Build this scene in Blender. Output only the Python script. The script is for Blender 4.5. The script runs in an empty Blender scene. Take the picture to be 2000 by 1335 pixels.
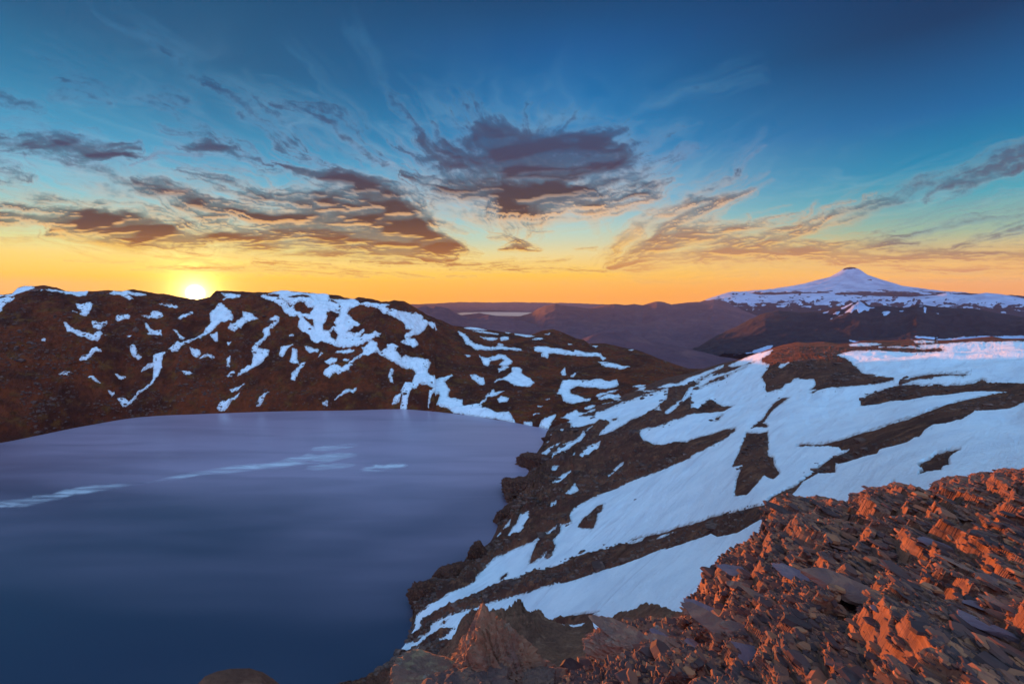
import bpy, math, random
import numpy as np
from mathutils import Vector, Matrix
R = math.radians
random.seed(7); rng = np.random.default_rng(7)
sc = bpy.context.scene
C = sc.collection
# ------------------------------------------------------------------ camera
FPX = 889.0; PITCH = R(-5.62)
cd = bpy.data.cameras.new('camera'); cam = bpy.data.objects.new('camera', cd); C.objects.link(cam)
cd.sensor_width = 36; cd.lens = 36*FPX/2000; cd.clip_start = 0.1; cd.clip_end = 400000
cam.rotation_euler = (R(90)+PITCH, 0, 0); sc.camera = cam
CP, SP = math.cos(PITCH), math.sin(PITCH)
def ray(u, v):
    """direction with unit horizontal length for a pixel of the 2000 px survey frame"""
    a = (np.asarray(u, float)-1000)/FPX; b = (667.5-np.asarray(v, float))/FPX
    x = a; y = CP - b*SP; z = SP + b*CP
    h = np.sqrt(x*x+y*y)
    return x/h, y/h, z/h
def at(u, v, r):
    x, y, z = ray(u, v)
    return Vector((float(x*r), float(y*r), float(z*r)))
# ------------------------------------------------------------------ exposure
EXPO = 1.5
sc.view_settings.view_transform = 'Standard'; sc.view_settings.look = 'None'
sc.view_settings.exposure = EXPO; sc.view_settings.gamma = 1
K = 2.0**(-EXPO)
sc.cycles.use_denoising = True
sc.cycles.max_bounces = 6; sc.cycles.volume_bounces = 1
sc.cycles.transparent_max_bounces = 8
# ------------------------------------------------------------------ sun
SUN_AZ = math.atan2(388-1000, FPX*CP)          # angle from +Y towards +X
SUN_EL = R(0.30)
sd = bpy.data.lights.new('sun', 'SUN'); so = bpy.data.objects.new('sun', sd); C.objects.link(so)
sd.energy = 5.0; sd.angle = R(0.5); sd.color = (1.0, 0.30, 0.06)
sdir = Vector((math.sin(SUN_AZ)*math.cos(SUN_EL), math.cos(SUN_AZ)*math.cos(SUN_EL), math.sin(SUN_EL)))
so.rotation_euler = sdir.to_track_quat('Z', 'Y').to_euler()
# ------------------------------------------------------------------ node helpers
def lin(c, k=1.0):
    return tuple((((x/255)+0.055)/1.055)**2.4*k if x > 10 else x/255/12.92*k for x in c)
class NT:
    def __init__(s, t): s.t = t; t.nodes.clear()
    def n(s, k, **kw):
        nd = s.t.nodes.new(k)
        for a, b in kw.items(): setattr(nd, a, b)
        return nd
    def l(s, a, b): s.t.links.new(a, b)
    def m(s, op, a, b=None, c=None, clamp=False):
        nd = s.n('ShaderNodeMath', operation=op, use_clamp=clamp)
        for i, x in enumerate((a, b, c)):
            if x is None: continue
            if isinstance(x, (int, float)): nd.inputs[i].default_value = x
            else: s.l(x, nd.inputs[i])
        return nd.outputs[0]
    def ss(s, x, lo, hi, a=0.0, b=1.0):
        nd = s.n('ShaderNodeMapRange', interpolation_type='SMOOTHSTEP')
        s.l(x, nd.inputs[0]); nd.inputs[1].default_value = lo; nd.inputs[2].default_value = hi
        nd.inputs[3].default_value = a; nd.inputs[4].default_value = b
        return nd.outputs[0]
    def mix(s, f, a, b, blend='MIX'):
        nd = s.n('ShaderNodeMix', data_type='RGBA', blend_type=blend)
        for i, x in ((0, f), (6, a), (7, b)):
            if isinstance(x, (int, float)): nd.inputs[i].default_value = x
            elif isinstance(x, tuple): nd.inputs[i].default_value = (*x[:3], 1)
            else: s.l(x, nd.inputs[i])
        return nd.outputs[2]
    def ramp(s, x, stops, k=1.0, mode='LINEAR'):
        nd = s.n('ShaderNodeValToRGB'); cr = nd.color_ramp; cr.interpolation = mode
        while len(cr.elements) < len(stops): cr.elements.new(0.5)
        for e, (p, c) in zip(cr.elements, stops):
            e.position = p; e.color = (*(lin(c, k)), 1)
        s.l(x, nd.inputs[0]); return nd.outputs[0]
    def noise(s, vec, scale, detail=4, rough=0.55, dist=0.0, out=0):
        nd = s.n('ShaderNodeTexNoise'); nd.inputs['Scale'].default_value = scale
        nd.inputs['Detail'].default_value = detail; nd.inputs['Roughness'].default_value = rough
        nd.inputs['Distortion'].default_value = dist
        if vec is not None: s.l(vec, nd.inputs['Vector'])
        return nd.outputs[out]
# ------------------------------------------------------------------ world: dusk sky
w = bpy.data.worlds.new('World'); sc.world = w; w.use_nodes = True
T = NT(w.node_tree)
tc = T.n('ShaderNodeTexCoord').outputs['Generated']
sx = T.n('ShaderNodeSeparateXYZ'); T.l(tc, sx.inputs[0]); X, Y, Z = sx.outputs
el = T.m('MULTIPLY', T.m('ARCSINE', Z), 180/math.pi)                # degrees of elevation
az = T.m('MULTIPLY', T.m('ARCTAN2', X, Y), 180/math.pi)              # degrees from +Y
e01 = T.m('DIVIDE', el, 40.0, clamp=True)
def er(st): return [(min(1, p/40), c) for p, c in st]
HK = 1.0
left = T.ramp(e01, er([(0,(255,178,0)),(.8,(255,186,0)),(2,(255,198,0)),(3.8,(250,212,100)),(5.2,(215,222,150)),(7,(150,210,196)),(10,(105,188,208)),(14,(40,152,192)),(18,(0,118,162)),(23,(0,88,130)),(32,(0,66,105))]), K)
mid = T.ramp(e01, er([(0,(255,168,0)),(.9,(255,178,0)),(2.8,(255,198,40)),(5.3,(240,216,145)),(7.9,(188,214,196)),(11.4,(135,188,212)),(17,(45,136,188)),(22,(0,112,172)),(27,(0,88,148)),(31,(0,68,115)),(40,(0,50,96))]), K)
right = T.ramp(e01, er([(0,(255,165,20)),(.9,(255,172,30)),(2,(255,186,60)),(4,(222,186,115)),(6,(155,186,155)),(9,(70,165,182)),(12,(0,132,172)),(16,(0,100,156)),(20,(0,76,126)),(23,(0,54,96)),(32,(0,42,82))]), K)
f1 = T.ss(az, -34, 12); f2 = T.ss(az, 4, 44)
sky = T.mix(f2, T.mix(f1, left, mid), right)
# opposite the sunset: lavender belt below a clear bright dusk blue, boosted past the visible sky to fill the shaded snow
back = T.ramp(e01, er([(0,(160,115,160)),(6,(235,165,195)),(14,(225,185,215)),(24,(175,190,225)),(40,(140,185,230))]), K*2.1)
fb = T.ss(Y, 0.25, -0.5)
lowg = T.ss(el, 7.0, 0.0, 1.0, 1.22); sv = T.n('ShaderNodeVectorMath', operation='SCALE'); T.l(sky, sv.inputs[0]); T.l(lowg, sv.inputs[3]); sky = sv.outputs[0]
sky = T.mix(fb, sky, back)
zen = T.ss(T.m('SUBTRACT', Z, T.m('MULTIPLY', Y, 0.55)), 0.42, 0.80)
sky = T.mix(zen, sky, lin((125,170,215), K*2.3))  # overhead sky out of frame, boosted as fill light for the snow
# aureole and disc of the setting sun
VD = math.atan2(388-1000, FPX*CP)
vs = Vector((math.sin(VD), math.cos(VD), math.tan(R(0.42)))).normalized()
dt = T.n('ShaderNodeVectorMath', operation='DOT_PRODUCT'); nz = T.n('ShaderNodeVectorMath', operation='NORMALIZE')
T.l(tc, nz.inputs[0]); T.l(nz.outputs[0], dt.inputs[0]); dt.inputs[1].default_value = vs
ang = T.m('MULTIPLY', T.m('ARCCOSINE', T.m('MINIMUM', dt.outputs['Value'], 1.0)), 180/math.pi)
g1 = T.m('EXPONENT', T.m('MULTIPLY', ang, -1/1.3)); g2 = T.m('EXPONENT', T.m('MULTIPLY', ang, -1/5.5))
disc = T.ss(ang, 0.95, 0.1)
def cmul(c, f):
    return T.mix(1.0, c, T.comb(f), 'MULTIPLY')
def vadd(a, col, f):
    v = T.n('ShaderNodeVectorMath', operation='SCALE'); v.inputs[0].default_value = col; T.l(f, v.inputs[3])
    s = T.n('ShaderNodeVectorMath', operation='ADD'); T.l(a, s.inputs[0]); T.l(v.outputs[0], s.inputs[1]); return s.outputs[0]
sky = vadd(sky, (4.6*K, 3.0*K, 0.8*K), g1)
sky = vadd(sky, (0.30*K, 0.13*K, 0.0), g2)
g0 = T.m('EXPONENT', T.m('MULTIPLY', ang, -1/0.55)); sky = vadd(sky, (10*K, 8*K, 3*K), g0)
sky = vadd(sky, (24*K, 19*K, 11*K), disc)
nish = T.n('ShaderNodeTexSky', sky_type='NISHITA', sun_disc=False, sun_elevation=SUN_EL, sun_rotation=SUN_AZ, altitude=1700)
b1 = T.n('ShaderNodeBackground'); b1.inputs[1].default_value = 0.05; T.l(T.mix(1.0, nish.outputs[0], (.10, .12, .16), 'MULTIPLY'), b1.inputs[0])
b2 = T.n('ShaderNodeBackground'); b2.inputs[1].default_value = 1.0; T.l(sky, b2.inputs[0])
ad = T.n('ShaderNodeAddShader'); T.l(b1.outputs[0], ad.inputs[0]); T.l(b2.outputs[0], ad.inputs[1])
wo = T.n('ShaderNodeOutputWorld'); T.l(ad.outputs[0], wo.inputs['Surface'])
w.cycles.sampling_method = 'MANUAL'; w.cycles.sample_map_resolution = 1024

# ------------------------------------------------------------------ numpy noise
def _h(i, j, s):
    n = (i.astype(np.int64)*374761393 + j.astype(np.int64)*668265263 + s*2147483647) & 0xffffffff
    n = ((n ^ (n >> 13))*1274126177) & 0xffffffff
    n = ((n ^ (n >> 15))*2246822519) & 0xffffffff
    return ((n ^ (n >> 16)) & 0xffff).astype(np.float64)*(2*math.pi/65536)
def perlin(x, y, s=0):
    xi = np.floor(x); yi = np.floor(y); fx = x-xi; fy = y-yi
    ux = fx*fx*fx*(fx*(fx*6-15)+10); uy = fy*fy*fy*(fy*(fy*6-15)+10)
    def g(a, b):
        t = _h(xi+a, yi+b, s); return np.cos(t)*(fx-a)+np.sin(t)*(fy-b)
    n0 = g(0, 0)*(1-ux)+g(1, 0)*ux; n1 = g(0, 1)*(1-ux)+g(1, 1)*ux
    return (n0*(1-uy)+n1*uy)*1.5
def fbm(x, y, o=5, s=0, gain=0.5, ridge=False):
    r = 0; a = 1.0; t = 0
    for k in range(o):
        n = perlin(x*2.03**k+17.3*k, y*2.03**k-9.1*k, s+k)
        if ridge: n = 1-2*np.abs(n)
        r = r+n*a; t += a; a *= gain
    return r/t
def smooth(x, a, b):
    t = np.clip((x-a)/(b-a), 0, 1); return t*t*(3-2*t)
def interp(pts, u):
    p = np.array(pts, float); return np.interp(u, p[:, 0], p[:, 1])
class RBF:
    """thin-plate fit of 1/range over survey points"""
    def __init__(s, pts, vals, reg=1e-3):
        s.p = np.array(pts, float)/500; n = len(s.p)
        d = np.linalg.norm(s.p[:, None]-s.p[None], axis=2)
        A = np.zeros((n+3, n+3)); A[:n, :n] = s.k(d)+np.eye(n)*reg
        A[:n, n] = 1; A[:n, n+1:] = s.p; A[n, :n] = 1; A[n+1:, :n] = s.p.T
        s.w = np.linalg.solve(A, np.r_[vals, 0, 0, 0])
    def k(s, d): return np.where(d > 0, d*d*np.log(d+1e-12), 0)
    def __call__(s, u, v):
        q = np.stack([np.ravel(u), np.ravel(v)], 1)/500; n = len(s.p); out = np.zeros(len(q))
        for k in range(0, len(q), 100000):
            qq = q[k:k+100000]; d = np.linalg.norm(qq[:, None]-s.p[None], axis=2)
            out[k:k+100000] = s.k(d)@s.w[:n]+s.w[n]+qq@s.w[n+1:]
        return out.reshape(np.shape(u))
# ------------------------------------------------------------------ snow outlines surveyed from the view
REG = {'1': (0, 500, 3.3333), '2': (500, 520, 3.3333), '3': (780, 540, 3.125), '4': (1350, 480, 3.077), '5': (760, 800, 2.495), '6': (1300, 850, 2.753), '7': (380, 1100, 2.5), '0': (0, 0, 1)}
SNOW = '''
+1 80,260 110,225 180,207 225,210 220,245 240,262 430,243 575,237 560,265 520,287 380,275 200,275 0,278 -80,276 -80,266 80,262
+1 -60,290 0,308 60,300 98,320 70,345 15,385 20,410 0,412 -70,420
+1 498,352 530,362 578,348 608,372 598,420 572,460 525,445 540,425 512,400
+1 473,412 500,420 512,440 490,432
+1 600,478 640,485 703,475 655,522 615,515
+1 420,488 440,492 500,540 560,560 610,575 632,570 635,545 660,535 672,560 655,595 620,606 560,600 500,570 450,530
+1 535,712 580,690 635,657 665,682 610,702 560,735 525,745
+1 715,262 740,240 790,245 820,238 870,265 905,258 955,268 870,280 820,300 760,290 725,280
+1 815,308 850,312 875,330 845,335
+1 755,455 765,430 830,428 852,445 845,458 790,462
+1 920,440 970,432 1005,402 1055,415 1065,435 1020,443
+1 1035,340 1080,335 1160,350 1140,365 1100,358 1060,355
+1 945,490 965,500 985,530 1020,535 1050,530 1055,565 1000,562 965,575 975,550 955,520
+1 1130,530 1150,535 1175,565 1210,570 1200,597 1180,590 1155,560
+1 1440,350 1475,370 1500,400 1520,440 1515,470 1460,490 1420,510 1380,535 1330,560 1290,590 1230,625 1190,635 1160,665 1125,683 1100,665 1140,645 1160,620 1220,610 1290,570 1330,530 1355,500 1375,480 1370,420 1410,370
+1 1160,445 1200,430 1260,420 1250,445 1190,462
+1 1580,400 1640,398 1650,425 1685,450 1620,465 1590,490 1560,520 1530,530 1485,520 1520,490 1560,465 1590,445
+1 1755,460 1820,447 1815,480 1780,510 1755,512 1760,550 1725,590 1690,630 1680,655 1755,660 1745,700 1700,745 1665,770 1620,795 1590,815 1545,818 1570,795 1640,745 1655,700 1640,670 1670,620 1715,575 1725,550 1710,530 1730,515 1780,490 1785,475
+1 1005,690 1040,673 1082,690 1055,720 1055,765 1030,820 1000,870 960,910 900,955 845,1000 800,1018 770,975 820,968 845,985 930,920 975,880 1000,830 1003,755 920,790 960,760 1003,740
+1 850,655 870,640 895,665 890,690 925,718 900,715 865,695
+1 1240,655 1300,640 1308,665 1280,688 1250,675
+1 1185,820 1230,810 1258,822 1235,838 1200,835
+1 1300,695 1400,692 1390,705 1310,703
+1 1375,580 1420,570 1420,610 1405,615
+1 1478,705 1500,700 1500,735 1490,752 1503,770 1480,765 1483,735
+1 1475,810 1525,785 1530,800 1510,818
+1 1498,890 1550,890 1595,870 1560,898 1520,910
+1 1415,1005 1450,975 1480,970 1560,935 1500,985 1460,1008
+1 1670,993 1700,970 1762,945 1730,970 1690,992
+1 757,820 820,816 780,852
+1 583,852 615,852 662,885 625,880
+1 378,822 480,830 440,838 455,852 420,840
+1 688,575 722,578 700,584
+1 828,580 868,580 850,593
+1 708,933 748,942 730,949
+1 275,590 300,588 300,600
+1 1820,690 1835,645 1910,645 1860,665 1845,697
+1 1885,720 1905,700 1905,665 1935,675 1925,715 1950,745 1910,730
+1 1900,840 1930,790 1975,735 1990,745 1950,790 1920,860
+1 1480,605 1508,610 1490,620
+1 1880,560 1915,562 1890,573
+1 1440,250 1500,248 1565,262 1560,290 1500,305 1450,325 1480,290
+2 30,200 90,182 180,168 300,180 410,178 470,186 480,225 560,230 640,222 670,235 720,260 780,255 850,262 870,280 840,300 865,325 860,340 830,335 760,300 680,292 610,310 590,350 620,370 680,415 620,450 590,472 640,470 700,445 710,455 660,480 740,480 815,475 800,500 720,530 690,545 570,573 510,550 480,535 430,520 380,530 340,490 310,460 275,425 290,385 275,355 240,355 190,330 160,290 110,250
-2 50,190 110,187 155,205 150,235 190,250 240,270 225,290 200,260 150,240 120,215
-2 205,230 240,205 340,197 360,215 320,235 250,240
-2 240,275 310,262 340,305 380,315 350,345 300,345 260,320
-2 460,345 500,318 550,330 545,365 510,400 535,425 480,465 435,455 440,410 465,370
-2 520,310 560,300 545,320
-2 475,470 510,458 540,485 520,512 490,500
-2 300,365 340,380 375,385 378,430 330,405
-2 470,225 510,235 550,265 500,270
-2 470,180 540,188 610,215 560,228 490,215
-2 660,205 740,215 760,240 720,268 680,262 650,235
-2 200,160 320,178 420,184 320,186 230,180
+2 875,325 960,322 1090,350 1085,385 1165,392 1180,430 1150,443 1120,415 1090,450 1050,480 990,505 1030,520 1055,545 1050,575 1020,578 985,550 940,540 980,510 965,490 1020,460 975,440 970,395 905,375 880,355 860,340 865,320
+2 690,570 730,550 740,525 790,535 785,560 810,600 860,575 855,550 890,550 930,570 905,600 950,630 990,618 1060,635 1138,660 1115,730 1150,760 1200,745 1275,718 1280,735 1225,775 1265,825 1245,870 1340,885 1345,920 1400,930 1440,915 1500,880 1510,885 1465,910 1470,945 1560,965 1640,970 1690,1015 1560,990 1400,970 1290,955 1260,935 1175,915 1200,870 1190,840 1150,880 1120,935 1130,880 1165,845 1060,820 1010,870 990,905 975,932 940,925 955,890 945,855 975,820 1020,780 1045,735 1020,685 940,672 900,660 860,640 830,620 790,600 740,630 700,625 650,660 600,720 540,745 500,745 480,770 440,752 480,705 510,690 520,700 580,700 640,660 690,620 700,590
+2 520,600 560,590 640,575 640,590 590,615 525,615
+2 155,620 165,580 245,573 200,605 175,632
+2 220,665 240,600 270,600 270,650 285,680 250,665
+2 450,655 490,640 530,655 525,680 480,690 455,675
+2 570,650 590,640 607,655 590,675 572,668
+2 232,790 235,760 270,715 300,670 325,680 270,750 255,795
+2 320,575 370,568 410,580 400,600 350,605 330,595
+2 410,635 425,610 438,620
+2 215,497 250,492 248,505 220,505
+2 862,740 875,695 895,695 882,740 895,795 875,775
+2 885,910 930,875 950,880 930,905
+2 510,900 590,850 650,815 655,822 600,868 530,898
+2 430,906 470,903 465,916
+3 355,340 400,360 430,405 480,430 560,445 640,440 740,452 755,470 680,463 600,455 540,460 470,455 410,430 395,390
+3 395,318 450,307 500,320 535,330 470,330
+3 450,338 520,340 600,352 605,358 540,352
+3 490,380 540,385 600,390 570,400 520,395
+3 615,385 665,382 665,395 625,398
+3 705,353 760,358 825,367 780,373
+3 812,393 850,382 878,385 860,400
+3 885,358 920,348 915,360
+3 595,430 640,428 625,437
+3 760,348 800,350 830,348 790,354
+3 645,340 680,342 665,348
+3 820,440 870,428 930,445 980,455 1020,470 1080,460 1150,475 1220,475 1260,510 1245,527 1220,500 1160,498 1080,495 1000,490 950,475 910,478 905,505 865,490 880,470 830,460
+3 1215,540 1300,545 1380,553 1405,562 1350,582 1330,573 1260,565
+3 485,490 520,510 560,505 600,490 640,495 690,530 690,545 650,565 610,555 640,525 625,510 560,530 540,557 515,545
+3 605,575 650,565 670,572 610,593
+3 580,665 640,640 690,605 685,575 720,568 750,580 745,610 790,635 825,665 800,680 700,688 670,660 640,650
+3 435,620 465,617 515,640 520,665 505,680 450,650
+3 598,775 620,755 670,770 650,790 610,793
+3 525,745 560,730 575,710 580,730 640,722 560,752 530,760
+3 400,495 440,500 425,510
+3 985,590 1010,572 1015,610 995,608
+3 1045,620 1090,600 1060,625
+3 960,740 985,680 1000,655 1040,645 1100,655 1160,660 1200,648 1280,655 1325,650 1338,675 1290,700 1220,705 1160,695 1100,682 1040,700 1040,725 1090,745 1130,765 1170,768 1060,805 1000,790 990,735
+3 1200,748 1270,728 1335,712 1260,740 1210,757
+3 1215,770 1270,750 1340,740 1358,755 1290,765 1230,775
+3 850,915 900,890 950,865 955,875 930,905 910,928
+3 755,892 810,895 810,910 765,905
+3 815,860 855,858 820,868
+3 1420,685 1470,672 1505,675 1490,693 1430,693
+3 1490,697 1540,693 1570,703 1520,710
+3 1175,430 1210,428 1200,437
+3 1395,452 1430,448 1420,456
+3 1030,420 1055,420 1045,426
+3 845,815 875,812 860,820
+3 890,770 920,768 905,775
+3 1130,830 1160,815 1195,808 1170,825 1135,835
+3 1570,680 1640,655 1700,655 1760,620 1850,590 1980,538 1975,555 1900,590 1810,635 1760,655 1700,670 1630,685
+3 1815,640 1870,615 1990,590 2000,595 1900,640 1840,665 1790,695 1740,760 1680,815 1640,852 1620,845 1680,780 1720,740 1770,690 1840,650
+3 985,885 1030,855 1080,845 1090,855 1190,855 1200,825 1290,800 1420,760 1560,720 1640,697 1630,740 1580,790 1510,840 1500,855 1420,880 1340,920 1260,965 1215,975 1270,915 1290,890 1220,870 1190,900 1100,930 1040,935 1050,900 1020,885
-3 1295,865 1335,848 1325,875 1298,880
+3 1540,830 1585,795 1600,835
+3 840,1105 880,1070 940,1045 985,1020 970,1040 900,1090
+3 860,1145 910,1100 960,1075 1010,1030 1070,1010 1120,965 1180,920 1150,955 1110,1010 1040,1050 960,1090 930,1120
+3 895,1010 910,985 925,975 925,995 905,1015
+3 955,960 990,940 1010,945 990,960
+3 1000,1075 1030,1063 1040,1067 1010,1080
+3 1090,1100 1140,1050 1230,1005 1215,1040 1160,1085 1115,1120
+3 1030,1120 1070,1080 1050,1120
+3 925,1280 980,1230 1045,1185 1045,1215 970,1270
+3 1270,1215 1320,1165 1370,1118 1365,1140 1310,1190 1275,1222
+3 1465,960 1480,940 1560,930 1700,890 1840,840 1940,828 2000,840 2000,960 1900,985 1800,1000 1700,1010 1540,1022 1490,1010 1470,990
+4 215,725 300,685 400,645 480,628 545,622 540,635 470,655 420,690 340,715 250,730
+4 480,662 540,635 600,625 608,632 540,650
+4 30,820 120,775 200,770 330,722 350,720 250,770 180,790 90,810
+4 945,595 1010,587 1100,585 1150,590 1080,600 960,602
+4 1335,572 1400,570 1480,575 1440,583 1350,582
+4 400,700 700,700 900,650 1110,606 1300,600 1500,589 1700,578 2500,568 2500,1300 0,1300 0,1030 60,1010 150,1000 185,1010 260,950 180,960 135,925 110,915 40,980 0,985 0,870 100,835 260,770 370,715
-4 430,690 520,600 640,550 800,550 960,602 1110,603 1110,608 1300,607 1390,610 1500,605 1530,618 1440,628 1300,632 1100,630 960,638 900,648 872,672 960,705 1000,745 1060,770 1150,785 1215,800 1218,822 1130,835 1000,850 880,868 845,862 760,875 735,895 705,895 755,858 712,858 748,820 740,798 680,795 640,778 610,790 600,808 570,812 545,848 450,868 445,815 420,780 470,712 415,702
+4 520,735 540,712 585,705 590,712 545,740
-4 1260,822 1320,800 1420,785 1550,780 1670,783 1620,795 1480,800 1350,812 1290,825
-4 1015,950 1020,920 1060,885 1130,865 1200,850 1215,838 1400,835 1600,820 1700,812 1750,800 1790,815 1880,825 2050,828 2500,840 2500,880 2050,940 1900,1000 1800,1010 1700,1015 1620,1060 1500,1080 1460,1080 1400,1115 1370,1150 1300,1160 1270,1180 1150,1195 1110,1210 1110,1240 1050,1245 950,1275 900,1292 800,1292 880,1260 950,1225 905,1230 890,1215 800,1215 660,1225 630,1220 650,1210 780,1208 900,1185 1000,1155 1150,1110 1300,1065 1450,1015 1600,960 1750,915 1900,885 1750,878 1600,882 1450,890 1300,915 1170,918 1080,945
-4 1368,660 1400,655 1445,657 1440,672 1400,670
-4 1295,670 1310,668 1308,674
-4 600,915 540,920 480,980 430,1040 370,1090 350,1150 310,1200 315,1230 280,1300 465,1300 440,1230 465,1240 430,1170 460,1095 430,1070 480,1010
-4 120,1055 150,1035 190,1020 165,1048
-4 -20,1170 0,1165 100,1140 200,1115 270,1105 260,1130 200,1170 100,1215 0,1262 -20,1270
+5 120,1045 135,1000 200,950 290,905 350,875 420,838 430,800 470,765 520,720 600,690 700,650 780,600 840,570 890,560 880,520 900,490 950,460 1040,410 1100,385 1180,345 1280,310 1400,260 1500,222 1600,170 1691,97 1850,97 1850,1100 400,1135 340,1140 230,1145 150,1165 60,1190 0,1222 -5,1215 40,1165 90,1100 125,1060
+0 1400,890 2300,880 2300,1260 1300,1260
-4 -100,1300 -100,1195 0,1165 100,1140 200,1115 270,1105 260,1130 200,1170 100,1215 0,1262
-4 280,1302 310,1200 350,1150 460,1130 465,1240 440,1250 465,1302
-6 430,0 430,20 355,178 415,170 380,240 370,325 440,310 490,260 530,215 575,230 615,200 585,165 580,135 550,120 540,60 545,0
-4 800,1294 880,1260 950,1225 1100,1215 1110,1240 1050,1247 950,1277 900,1294
-5 680,750 700,690 720,650 800,600 835,570 835,600 800,640 812,668 780,722 760,722 768,690 735,722 700,745
-5 1550,530 1497,545 1400,565 1200,610 1150,640 1000,680 930,700 850,745 700,790 600,830 500,870 420,910 300,960 230,990 170,1020 160,1045 150,1075 110,1100 85,1140 150,1115 190,1090 210,1050 300,1010 420,975 560,925 700,880 890,830 1000,790 1150,740 1300,680 1497,620 1550,600
+5 1160,635 1250,600 1230,620 1165,641
+5 1300,610 1400,570 1497,555 1420,582 1310,610
-6 0,520 100,480 250,430 400,395 530,365 570,320 640,285 700,260 740,225 800,180 850,140 900,110 960,90 1000,70 1080,30 1290,-20 1360,0 1290,40 1150,70 1135,95 1080,100 960,120 915,140 915,190 820,190 740,240 700,290 640,345 545,370 530,440 450,480 380,520 280,545 245,525 200,545 0,605
-6 0,500 60,478 150,458 140,468 60,500 0,512
-6 1355,180 1390,150 1420,140 1450,110 1530,90 1585,95 1520,130 1525,180 1480,188 1480,210 1400,215 1355,230 1370,205 1390,195
-6 1210,255 1225,252 1232,262 1218,266
-5 920,580 940,545 980,515 1010,485 1045,470 1040,500 1015,520 1010,560 990,585 940,588
-5 537,830 545,812 580,795 575,810 550,835
-5 250,1060 260,1045 290,1035 270,1055
-5 140,1160 190,1110 250,1085 320,1070 290,1100 220,1145 160,1160
-5 775,1025 860,1005 950,990 1025,985 990,1000 1020,1005 980,1015 1030,1025 1000,1040 900,1055 800,1050
+5 570,625 600,580 620,560 640,515 680,505 680,540 650,575 665,585 630,610
+5 555,585 580,555 592,545 585,570
+5 850,430 880,400 905,362 925,400 880,425
+5 790,375 830,335 885,298 885,320 840,355
+5 780,500 790,465 815,455 812,480 790,500
+5 785,290 800,280 830,280 805,305
+5 525,620 545,600 540,620
+7 785,570 790,550 840,540 895,528 880,542 820,565 790,578
+7 1005,595 1010,560 1040,548 1035,595
+4 930,400 960,380 1000,345 1020,340 1050,375 1100,378 1040,395 1060,400 1010,420 985,400 960,425 920,405
+4 900,380 960,352 970,350 930,378 905,388
+4 850,420 895,405 880,418
+4 1145,425 1190,405 1190,430 1160,445
+4 1015,412 1040,398 1085,390 1035,415
+4 1398,380 1410,382 1408,420 1400,415
+4 830,455 850,445 845,457
+4 1460,425 1495,415 1470,431
+4 880,435 915,431 895,441
+4 1365,378 1400,360 1385,372
+4 1250,398 1275,396 1262,402
+4 790,410 830,398 805,412
'''
GU, GV, GS = -240, 540, 1.5
NU, NV = int((2320-GU)/GS), int((1345-GV)/GS)
gu = GU+np.arange(NU)*GS; gv = GV+np.arange(NV)*GS
SD = np.full((NV, NU), -30.0)
def sdpoly(P, U, V):
    n = len(P); d = np.full(U.shape, 1e9); ins = np.zeros(U.shape, bool)
    for i in range(n):
        a = P[i]; b = P[(i+1) % n]; e = b-a; L = e@e+1e-9
        wx = U-a[0]; wy = V-a[1]; t = np.clip((wx*e[0]+wy*e[1])/L, 0, 1)
        d = np.minimum(d, (wx-e[0]*t)**2+(wy-e[1]*t)**2)
        if a[1] != b[1]:
            c = (a[1] > V) != (b[1] > V); ins ^= c & (U < (b[0]-a[0])*(V-a[1])/(b[1]-a[1])+a[0])
    d = np.sqrt(d); return np.where(ins, d, -d)
for line in SNOW.strip().splitlines():
    w_ = line.split(); ox, oy, s_ = REG[w_[0][1]]
    P = np.array([[float(q) for q in p.split(',')] for p in w_[1:]])/s_+(ox, oy)
    m = 26
    i0 = max(0, int((P[:, 0].min()-m-GU)/GS)); i1 = min(NU, int((P[:, 0].max()+m-GU)/GS)+1)
    j0 = max(0, int((P[:, 1].min()-m-GV)/GS)); j1 = min(NV, int((P[:, 1].max()+m-GV)/GS)+1)
    if i1 <= i0 or j1 <= j0: continue
    U, V = np.meshgrid(gu[i0:i1], gv[j0:j1]); d = sdpoly(P, U, V)
    S = SD[j0:j1, i0:i1]
    SD[j0:j1, i0:i1] = np.maximum(S, d) if w_[0][0] == '+' else np.minimum(S, -d)
def snow_at(u, v):
    x = np.clip((u-GU)/GS, 0, NU-1.01); y = np.clip((v-GV)/GS, 0, NV-1.01)
    i = x.astype(int); j = y.astype(int); fx = x-i; fy = y-j
    return (SD[j, i]*(1-fx)+SD[j, i+1]*fx)*(1-fy)+(SD[j+1, i]*(1-fx)+SD[j+1, i+1]*fx)*fy
# ------------------------------------------------------------------ mesh helpers
def link(name, me, mat=None, parent=None, kind=None, label=None, cat=None, group=None):
    o = bpy.data.objects.new(name, me); C.objects.link(o)
    if mat: me.materials.append(mat)
    if parent: o.parent = parent
    if kind: o['kind'] = kind
    if label: o['label'] = label
    if cat: o['category'] = cat
    if group: o['group'] = group
    return o
def raw_mesh(name, co, quads, attrs=None, smooth_=True):
    me = bpy.data.meshes.new(name); co = np.ascontiguousarray(co, np.float32); k = quads.shape[1]
    me.vertices.add(len(co)); me.vertices.foreach_set('co', co.ravel())
    me.loops.add(quads.size); me.loops.foreach_set('vertex_index', quads.ravel().astype(np.int32))
    me.polygons.add(len(quads)); me.polygons.foreach_set('loop_start', np.arange(len(quads), dtype=np.int32)*k)
    me.polygons.foreach_set('loop_total', np.full(len(quads), k, np.int32))
    me.polygons.foreach_set('use_smooth', np.full(len(quads), smooth_))
    for a, (ty, val) in (attrs or {}).items():
        at_ = me.attributes.new(a, ty, 'POINT')
        at_.data.foreach_set('value' if ty == 'FLOAT' else 'color', np.ascontiguousarray(val, np.float32).ravel())
    me.update(calc_edges=True); me.validate(); return me
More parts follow.
